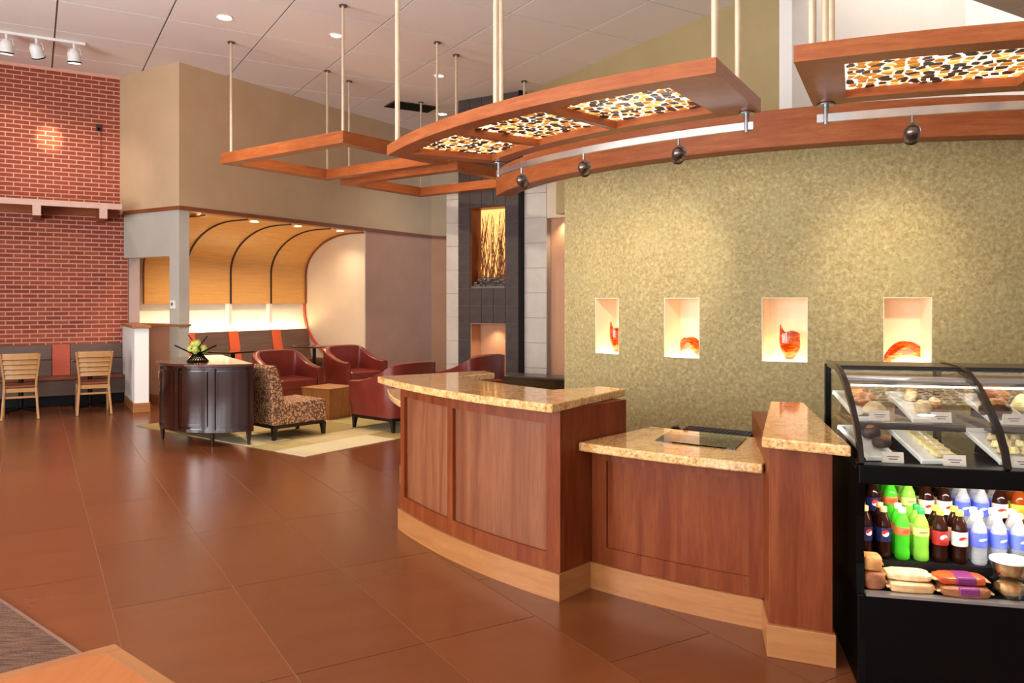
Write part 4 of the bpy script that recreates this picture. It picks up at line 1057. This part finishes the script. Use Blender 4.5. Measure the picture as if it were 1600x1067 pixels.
# ================================================================== brick wall side
sh = thing('wall_shelf', 'timber shelf with daylit pink front projecting from the brick wall', 'shelf', (*G(.4, BY - .4), 2.9), AG)
D = .78
def sw(X0, X1, q0, q1, z0, z1): return MB().box(((X0 + X1) / 2 - .4, .4 - (q0 + q1) / 2, (z0 + z1) / 2 - 2.9), (X1 - X0, q1 - q0, z1 - z0))
sw(-4.6, 1.20, D - .05, D, 3.035, 3.125).build('fascia', 'fascia_daylit', sh, bevel=.004)
sw(-4.6, 1.20, .0, D - .05, 3.10, 3.122).build('boards', 'cherry_beam', sh)
for X in (-2.34, -1.24, .06, .94):
    sw(X - .055, X + .055, D - .01, D + .012, 2.885, 3.04).build('bracket_cap', 'fascia_daylit', sh, bevel=.003)
    sw(X - .055, X + .055, .0, D - .012, 2.885, 3.10).build('bracket', 'cherry_beam', sh, bevel=.004)
sw(-4.6, 1.20, .0, .06, 2.99, 3.10).build('wall_rail', 'cherry_beam', sh)
trk = thing('ceiling_track', 'white ceiling track above the brick wall', 'light track', (*G(-.6, 12.85), ZC - .04), AG)
MB().box((0, 0, .02), (2.5, .04, .035)).build('track', 'white_plastic', trk)
for p_, tgt, pw, lab, dv in ((10, (-7.85, 12.6, 3.2), 60, 'white track spotlight at the left edge aimed at the bricks', (-.1, .15, -1)), (57, (-7.35, 12.62, 4.12), 330, 'white track spotlight turned flat to the bright brick spot', (-.05, .6, -.8)), (116, (-6.9, 12.8, 3.0), 60, 'white track spotlight nearest the corner', (-.05, .15, -1))):
    kx = (p_ - 800) / FPX; yy = 12.85 / (U1.x * kx + U1.y); xx = kx * yy
    h = thing('track_spotlight', lab, 'spotlight', (xx, yy, ZC - .37), 0)
    dv = Vector(dv).normalized(); q = dv.to_track_quat('Z', 'Y').to_matrix(); c = Vector((xx, yy, ZC - .2))
    MB().tube([(xx, yy, ZC - .04), (xx, yy, ZC - .12)], .018, 8).build('stem', 'white_plastic', h, world=True, smooth=True)
    mb = MB().lathe([(0, -.09), (.04, -.085), (.07, -.05), (.085, .0), (.085, .08), (.09, .085), (.09, .11), (.08, .11), (.075, .09)], 20); mb.v = [tuple(q @ Vector(v) + c) for v in mb.v]; mb.build('lamp_head', 'white_plastic', h, world=True, smooth=True)
    mb = MB().lathe([(0, .095), (.077, .095), (.077, .1), (0, .1)], 20); mb.v = [tuple(q @ Vector(v) + c) for v in mb.v]; mb.build('lens', 'lamp_glow', h, world=True)
    mb = MB().lathe([(.0905, .088), (.0915, .088), (.0915, .106), (.0905, .106)], 20, close=False); mb.v = [tuple(q @ Vector(v) + c) for v in mb.v]; mb.build('black_ring', 'black_matte', h, world=True)
    MB().bar([tuple(c + Vector((-.1, 0, .0))), tuple(c + Vector((-.08, 0, .09))), (xx, yy, ZC - .11), tuple(c + Vector((.08, 0, .09))), tuple(c + Vector((.1, 0, 0)))], .012, .006, side=(0, 1, 0)).build('yoke', 'white_plastic', h, world=True)
    spot('lamp', h, tuple(c + dv * .15), tgt, pw, WARM if pw > 100 else WARM2, 15 if pw > 100 else 75, .9, .03)
x, y = G(.92, BY - .04); cm = thing('wall_sensor', 'small dark sensor with conduit on the brick wall', 'sensor', (x, y, 4.30), AG)
MB().box((0, 0, .12), (.07, .05, .11)).build('sensor_body', 'vent_dark', cm, bevel=.008); MB().tube([(0, -.03, .1), (0, -.06, .09)], .02, 10).build('sensor_eye', 'black_gloss', cm); MB().tube([(.03, .01, .07), (.03, .01, -.55)], .006, 6).build('conduit', 'trim_wood', cm)

bq = thing('banquette', 'dark laminate banquette with a red stripe along the brick wall', 'bench', (*G(.3, BY - .25), 0), AG)
def bqm(X0, X1, prof_, name, m, bev=.008): MB().side([(.25 - q, z) for q, z in prof_], X0 - .3, X1 - .3).build(name, m, bq, bevel=bev)
seg = [-4.6, -3.9, -3.62, -2.42, -2.14, -.94, -.66, .235, .51, 1.262]
seg = [-4.4, -2.0, -1.72, -.72, .23 - .46, .09, .37, 1.262]
# stripes: one in view between the two chairs
X0 = -4.6
for a, b, st in ((-4.6, -1.05, 0), (-1.05, -.77, 1), (-.77, .268, 0), (.268, .52, 1), (.52, 1.262, 0)):
    if st: bqm(a + .003, b - .003, [(.055, .45), (.16, .45), (.10, .935), (.055, .935)], 'back_stripe', 'brick_orange_fabric')
    else:
        bqm(a + .003, b - .003, [(.05, .70), (.125, .70), (.095, .93), (.05, .93)], 'upper_back_panel', 'bench_laminate')
        bqm(a + .003, b - .003, [(.05, .45), (.15, .45), (.13, .692), (.05, .692)], 'lower_back_panel', 'bench_laminate')
bqm(-4.6, 1.262, [(.05, .40), (.50, .40), (.50, .45), (.05, .45)], 'seat', 'bench_seat', .01)
bqm(-4.6, 1.262, [(.1, .16), (.47, .16), (.47, .40), (.1, .40)], 'front_panel', 'bench_laminate'); bqm(-4.6, 1.262, [(.1, 0), (.42, 0), (.42, .16), (.1, .16)], 'toe_kick', 'black_matte')

def dining_chair(x, y, rz, label):
    t = thing('dining_chair', label, 'chair', (x, y, 0), rz, 'wooden chairs facing the banquette')
    for s in (-1, 1):
        MB().bar([(s * .215, -.30, 0), (s * .20, -.245, .2), (s * .185, -.205, .42), (s * .19, -.215, .55), (s * .21, -.25, .72), (s * .228, -.29, .895)], .028, [.034, .042, .046, .04, .036, .03], side=(1, 0, 0)).build('back_leg', 'oak_chair', t, bevel=.005)
        MB().bar([(s * .205, .23, 0), (s * .195, .21, .43)], [.028, .036], [.028, .036], side=(1, 0, 0)).build('front_leg', 'oak_chair', t, bevel=.004)
        MB().box((s * .195, 0, .30), (.02, .42, .03)).build('side_stretcher', 'oak_chair', t)
    MB().box((0, -.215, .30), (.38, .02, .028)).build('rear_stretcher', 'oak_chair', t, bevel=.004); MB().box((0, -.20, .395), (.36, .025, .055)).build('rear_apron', 'oak_chair', t, bevel=.004); MB().box((0, .2, .395), (.36, .025, .055)).build('front_apron', 'oak_chair', t, bevel=.004)
    MB().prism([(-.2, -.21), (.2, -.21), (.225, .24), (-.225, .24)], .425, .462).build('seat', 'bench_seat', t, bevel=.012)
    zs = [.545, .612, .679, .746, .813]
    for k, z in enumerate(zs):
        h = .06 if k < 4 else .085
        w = .172 + (z - .5) * .12; yb = -.215 - (z - .55) * .21
        MB().bar([(u * w, yb - .022 * (1 - u * u), z + h / 2 + .004) for u in (-1, -.5, 0, .5, 1)], .016, h, side=(0, 1, -.2)).build('slat', 'oak_chair', t, bevel=.003)
def pedestal_table(x, y, rz, label):
    t = thing('pedestal_table', label, 'table', (x, y, 0), rz)
    MB().box((0, 0, .72), (.46, .46, .028)).build('table_top', 'espresso', t, bevel=.006); MB().tube([(0, 0, .03), (0, 0, .71)], .032, 12).build('column', 'black_matte', t, smooth=True)
    for k in range(4):
        a = pi / 4 + k * pi / 2; MB().bar([(0, 0, .05), (.3 * cos(a), .3 * sin(a), .022)], .05, .03).build('foot', 'black_matte', t, bevel=.004)
def cpos(pxl, d): return ((pxl - 800) / FPX * d, d)
for p_, dd, lab in ((31.5, 10.78, 'slatted wooden chair at the left edge of the picture'), (147.5, 11.27, 'slatted wooden chair nearest the white half wall')):
    x, y = cpos(p_, dd); x += U1.x * .27; y += U1.y * .27
    dining_chair(x, y, AG + radians(0), lab)
    pedestal_table(x + U1.x * .72, y + U1.y * .72, AG, lab.replace('slatted wooden chair', 'small dark pedestal table behind the chair'))

# post and half-wall fittings
x, y = LP(-.012, .14); th_ = thing('thermostat', 'white thermostat on the grey corner post', 'thermostat', (x, y, 1.50), RZ + pi / 2)
MB().box((0, 0, .06), (.11, .024, .13)).build('case', 'white_plastic', th_, bevel=.006); MB().box((-.0, .014, .07), (.045, .006, .045)).build('screen', 'print_grey', th_)
for s_, lab in ((.92, 'white wall outlet on the recessed half wall'), (.50, 'white wall outlet nearer the cabinet')):
    x, y = LP(.014, s_); ot = thing('wall_outlet', lab, 'outlet', (x, y, .40), RZ + pi / 2); MB().box((0, 0, .06), (.075, .012, .12)).build('plate', 'white_plastic', ot, bevel=.004)
    for z in (.035, .085): MB().box((0, .008, z), (.03, .004, .028)).build('socket', 'card', ot)

# ================================================================== lounge
# colour-block rug
ru = Vector((.60, .80)); rv = Vector((-.80, .60)); RC = Vector((-2.13, 8.2))
mb = MB(); cellsu = [0, .55, 1.3, 1.75, 2.6, 3.3, 4.2, 4.9]; cellsv = [0, .5, .95, 1.7, 2.2, 3.0, 3.4]
pat = [1, 2, 0, 3, 1, 2, 0, 3, 2, 1, 0, 3, 0, 2, 1]
for i in range(len(cellsu) - 1):
    for j in range(len(cellsv) - 1):
        q = [RC + ru * a_ + rv * b_ for a_, b_ in ((cellsu[i], cellsv[j]), (cellsu[i + 1], cellsv[j]), (cellsu[i + 1], cellsv[j + 1]), (cellsu[i], cellsv[j + 1]))]
        mb.prism([tuple(v) for v in q], 0.0005, .007, pat[(i * 4 + j * 7 + (i * j) % 3) % 15] if not (i == 0 and j == 0) else 1)
o = mb.build('area_rug', ['rug_sand', 'rug_cream', 'rug_olive', 'rug_moss']); tag(o, 'large rug of beige, cream and olive rectangles under the armchairs', 'rug')
FZ = .007
# demilune cabinet
Mc = Vector((-3.33, 9.59)); rc = .86; a_r = math.degrees(atan2(-.85, .52))
cab = thing('demilune_cabinet', 'glossy dark brown half-round cabinet on short legs', 'cabinet', (Mc.x, Mc.y, 0))
def ca(th): return a_r - th
def half(r, z0, z1, n=36, extra=0):
    return MB().prism([pol(Mc, r, ca(180 * i / n)) for i in range(n + 1)], z0, z1)
half(rc - .03, .16, .875).build('body', 'espresso', cab, world=True, smooth=True)
half(rc + .025, .885, .915).build('table_top', 'espresso_top', cab, world=True, bevel=.006)
half(rc - .005, .868, .886).build('top_moulding', 'espresso', cab, world=True)
half(rc - .005, .16, .19).build('bottom_moulding', 'espresso', cab, world=True)
for k in range(6):
    t0_, t1_ = 30 * k + 3.4, 30 * k + 26.6
    d_ = MB().arc(Mc, rc - .035, rc - .012, ca(t1_), ca(t0_), .225, .835, 8).build('door', 'espresso', cab, world=True, smooth=True)
    for a_, b_, z0, z1 in ((t0_, t0_ + 1.1, .225, .835), (t1_ - 1.1, t1_, .225, .835), (t0_ + 1.1, t1_ - 1.1, .815, .835), (t0_ + 1.1, t1_ - 1.1, .225, .245)):
        MB().arc(Mc, rc - .013, rc - .004, ca(b_), ca(a_), z0, z1, 6).build('bead', 'espresso', d_, world=True, smooth=True)
for th in (0, 30, 60, 90, 120, 150, 180):
    MB().arc(Mc, rc - .035, rc - .002, ca(min(180, th + 2.4)), ca(max(0, th - 2.4)), .19, .868, 3).build('stile', 'espresso', cab, world=True, smooth=True)
for th in (3, 30, 98, 150, 177):
    x, y = pol(Mc, rc - .045, ca(th)); MB().lathe([(.014, 0), (.018, .02), (.030, .15), (.034, .165)], 12, (x, y, 0)).build('leg', 'espresso', cab, world=True, smooth=True)
# stick bowl with artichokes on the cabinet
bx, by = cpos(309, 9.15); bowl = thing('stick_bowl', 'black bowl of crossed sticks on the half-round cabinet', 'bowl', (bx, by, .915))
for k in range(22):
    a = 2 * pi * k / 22; L_ = 1.0
    p0 = Vector((.115 * cos(a), .115 * sin(a), .006)); p1 = Vector((.115 * cos(a + 2.2), .115 * sin(a + 2.2), .006 + .19))
    e_ = p0 + (p1 - p0) * (.78 if k % 11 else 1.55); MB().tube([tuple(p0), tuple(e_)], .006, 6).build('stick', 'black_gloss', bowl, smooth=True)
for s in (-1, 1):
    MB().tube([(s * -.05, -.05, .055), (s * .24, -.06, .19)], .009, 6).build('long_stick', 'black_gloss', bowl, smooth=True)
MB().lathe([(.11, 0), (.125, .006), (.11, .012)], 24).build('base_ring', 'black_gloss', bowl, smooth=True)
MB().lathe([(0, .088), (.04, .084), (.075, .10), (.08, .108), (.075, .104), (.04, .09), (0, .092)], 20, close=False).build('inner_dish', 'black_matte', bowl, smooth=True)
for k, (x, y, z, lab) in enumerate(((-.075, -.02, .135, 'green artichoke at the left of the stick bowl'), (.0, -.06, .135, 'green artichoke at the front of the stick bowl'), (.075, -.01, .135, 'green artichoke at the right of the stick bowl'),
                                   (-.02, .065, .135, 'green artichoke at the back of the stick bowl'), (.0, .0, .195, 'topmost reddish green artichoke in the stick bowl'), (-.055, .03, .185, 'small pale artichoke beside the topmost one'))):
    t = thing('artichoke', lab, 'artichoke', (bx + x, by + y, .915 + z - .04))
    MB().ball((0, 0, .04), (.040, .040, .048), 12, 8).build('heart', 'fruit_pale', t, smooth=True)
    for ring in range(3):
        for q in range(7):
            a = 2 * pi * (q + .5 * ring) / 7; rr = .042 - .007 * ring; zz = .02 + .02 * ring
            MB().add([(rr * cos(a - .42), rr * sin(a - .42), zz), (rr * 1.12 * cos(a), rr * 1.12 * sin(a), zz + .012), (rr * cos(a + .42), rr * sin(a + .42), zz), (rr * .75 * cos(a), rr * .75 * sin(a), zz + .045)], [(0, 1, 3), (1, 2, 3), (0, 2, 1), (0, 3, 2)]).build('leaf', 'fruit_green' if (q + ring) % 3 else 'fruit_pale', t)
# barrel armchairs
def armchair(x, y, face, label):
    t = thing('armchair', label, 'armchair', (x, y, FZ), atan2(face[1], face[0]) - pi / 2, 'maroon leather armchairs round the cube table')
    w, dp, th = .40, .40, .085
    path = [(-w, dp), (-w, .2), (-w, 0), (-w, -.2), (-w + .015, -.31), (-w + .07, -.375), (-w + .15, -.40), (-.12, -.41), (.12, -.41), (w - .15, -.40), (w - .07, -.375), (w - .015, -.31), (w, -.2), (w, 0), (w, .2), (w, dp)]
    hs = [.60, .615, .66, .74, .80, .835, .845, .85, .85, .845, .835, .80, .74, .66, .615, .60]
    vs = []; fs = []; n = len(path)
    for i, (px_, py_) in enumerate(path):
        a_ = Vector(path[max(i - 1, 0)]); b_ = Vector(path[min(i + 1, n - 1)]); tt = (b_ - a_).normalized(); nn = Vector((-tt.y, tt.x)); fl = .02
        o_ = Vector((px_, py_)); i_ = o_ + nn * th
        for p_, z in ((o_ + nn * .02, .17), (o_ - nn * fl * .6, .45), (o_ - nn * fl, hs[i] - .012), (o_ + nn * .02, hs[i]), (i_ - nn * .02, hs[i]), (i_, hs[i] - .015), (i_ + nn * .01, .17)): vs.append((p_.x, p_.y, z))
    m = 7
    for i in range(n - 1):
        for k in range(m): fs.append((i * m + k, i * m + (k + 1) % m, (i + 1) * m + (k + 1) % m, (i + 1) * m + k))
    fs += [tuple(range(m)), tuple(range((n - 1) * m, n * m))]
    MB().add(vs, fs).build('arm_and_back_shell', 'maroon_leather', t, smooth=True)
    MB().prism([(-.31, -.30), (.31, -.30), (.31, .40), (-.31, .40)], .29, .44).build('seat_cushion', 'maroon_leather', t, bevel=.03, seg=3)
    MB().prism([(-.33, -.33), (.33, -.33), (.33, .385), (-.33, .385)], .17, .30).build('seat_base', 'maroon_leather', t, bevel=.01)
    MB().prism([(-.385, -.37), (.385, -.37), (.385, .385), (-.385, .385)], .135, .172).build('base_frame', 'black_leg', t)
    for sx in (-1, 1):
        for sy, dy in ((-.345, -.02), (.355, .01)): MB().bar([(sx * .36, sy + dy, 0), (sx * .355, sy, .14)], [.03, .055], [.03, .055], side=(1, 0, 0)).build('leg', 'black_leg', t)
    for s in (-1, 1): MB().tube([(s * (w + .004), dp + .002, .18), (s * (w + .012), dp + .002, .59), (s * (w - .05), dp + .002, .60), (s * (w - .08), dp + .002, .58), (s * (w - .085), dp + .002, .2)], .005, 6).build('piping', 'maroon_leather', t, smooth=True)
armchair(-3.45, 12.15, (.69, -.72), 'maroon armchair behind the half-round cabinet, facing the hall')
armchair(-2.70, 13.55, (.69, -.72), 'maroon armchair nearest the cream alcove end wall')
armchair(-1.50, 10.16, (-.78, .63), 'maroon armchair seen from the side beside the reception desk')
armchair(-.62, 11.5, (-.80, .60), 'maroon armchair before the fireplace with its back to the desk')
# patterned slipper chair
sc = thing('slipper_chair', 'patterned tan slipper chair with black legs behind the cabinet', 'chair', (-2.72, 9.56, FZ), atan2(.75, .66) - pi / 2)
MB().side([(-.36, .17), (.36, .17), (.36, .40), (.33, .43), (-.2, .41), (-.36, .41)], -.31, .31).build('seat', 'pattern_fabric', sc, bevel=.03, seg=3)
MB().side([(-.37, .17), (-.20, .38), (-.24, .60), (-.32, .86), (-.38, .87), (-.42, .84), (-.39, .55)], -.31, .31).build('backrest', 'pattern_fabric', sc, bevel=.025, seg=3)
MB().box((0, 0, .15), (.58, .68, .04)).build('base_frame', 'black_leg', sc)
for sx in (-1, 1):
    for sy in (-.33, .33): MB().bar([(sx * .275, sy * 1.03, 0), (sx * .27, sy, .15)], [.035, .06], [.035, .06], side=(1, 0, 0)).build('leg', 'black_leg', sc)
# tapered wood cube
cb = thing('cube_table', 'tapered block table of striped wood on the rug', 'table', (-2.52 - .02, 11.02, FZ), RZ)
def frust(a, b, z0, z1): return MB().add([(x * s, y * s, z) for z, s in ((z0, a), (z1, b)) for x, y in ((-1, -1), (1, -1), (1, 1), (-1, 1))], [(3, 2, 1, 0), (4, 5, 6, 7), (0, 1, 5, 4), (1, 2, 6, 5), (2, 3, 7, 6), (3, 0, 4, 7)])
frust(.215, .262, 0, .405).build('block', 'zebra_cube', cb, bevel=.006); frust(.264, .268, .405, .425).build('table_top', 'zebra_cube', cb, bevel=.004)

# ================================================================== foreground
p_, q_ = Vector((-.76, -.65)), Vector((.76, -.65)); c0 = Vector((-1.0, 2.0))
tb = thing('wood_table', 'orange wood table corner at the lower left of the picture', 'table', (c0.x - .05, c0.y - .7, 0))
def quad(c, u, v, a0, a1, b0, b1): return [tuple(c + u * a0 + v * b0), tuple(c + u * a1 + v * b0), tuple(c + u * a1 + v * b1), tuple(c + u * a0 + v * b1)]
MB().prism(quad(c0, p_, q_, .04, .9, .04, .9), .712, .7405).build('table_top', 'maple_table', tb, world=True)
for a0, a1, b0, b1 in ((0, .94, 0, .04), (0, .94, .9, .94), (0, .04, .04, .9), (.9, .94, .04, .9)): MB().prism(quad(c0, p_, q_, a0, a1, b0, b1), .70, .74).build('edge_band', 'maple_kick', tb, world=True, bevel=.003)
cc = c0 + (p_ + q_) * .47
MB().tube([(cc.x, cc.y, .03), (cc.x, cc.y, .70)], .04, 14).build('column', 'black_matte', tb, world=True, smooth=True); MB().lathe([(.28, 0), (.28, .015), (.05, .04)], 24, (cc.x, cc.y, 0)).build('foot', 'black_matte', tb, world=True, smooth=True)
e0, e1 = Vector((-3.9, 5.2)), Vector((-1.1, 2.88)); dr = (e1 - e0).normalized(); nn = Vector((dr.y, -dr.x))
o = MB().prism([tuple(e0), tuple(e1), tuple(e1 + nn * 3.0), tuple(e0 + nn * 3.0)], .0005, .010).build('floor_carpet', 'carpet'); tag(o, 'ribbed brown carpet at the lower left corner', 'carpet')
o = MB().prism([tuple(e0 - nn * .012), tuple(e1 - nn * .012), tuple(e1 + nn * .004), tuple(e0 + nn * .004)], .0, .0125).build('carpet_edge_strip', 'carpet_strip'); tag(o, 'thin metal edge strip along the brown carpet', 'edge strip')
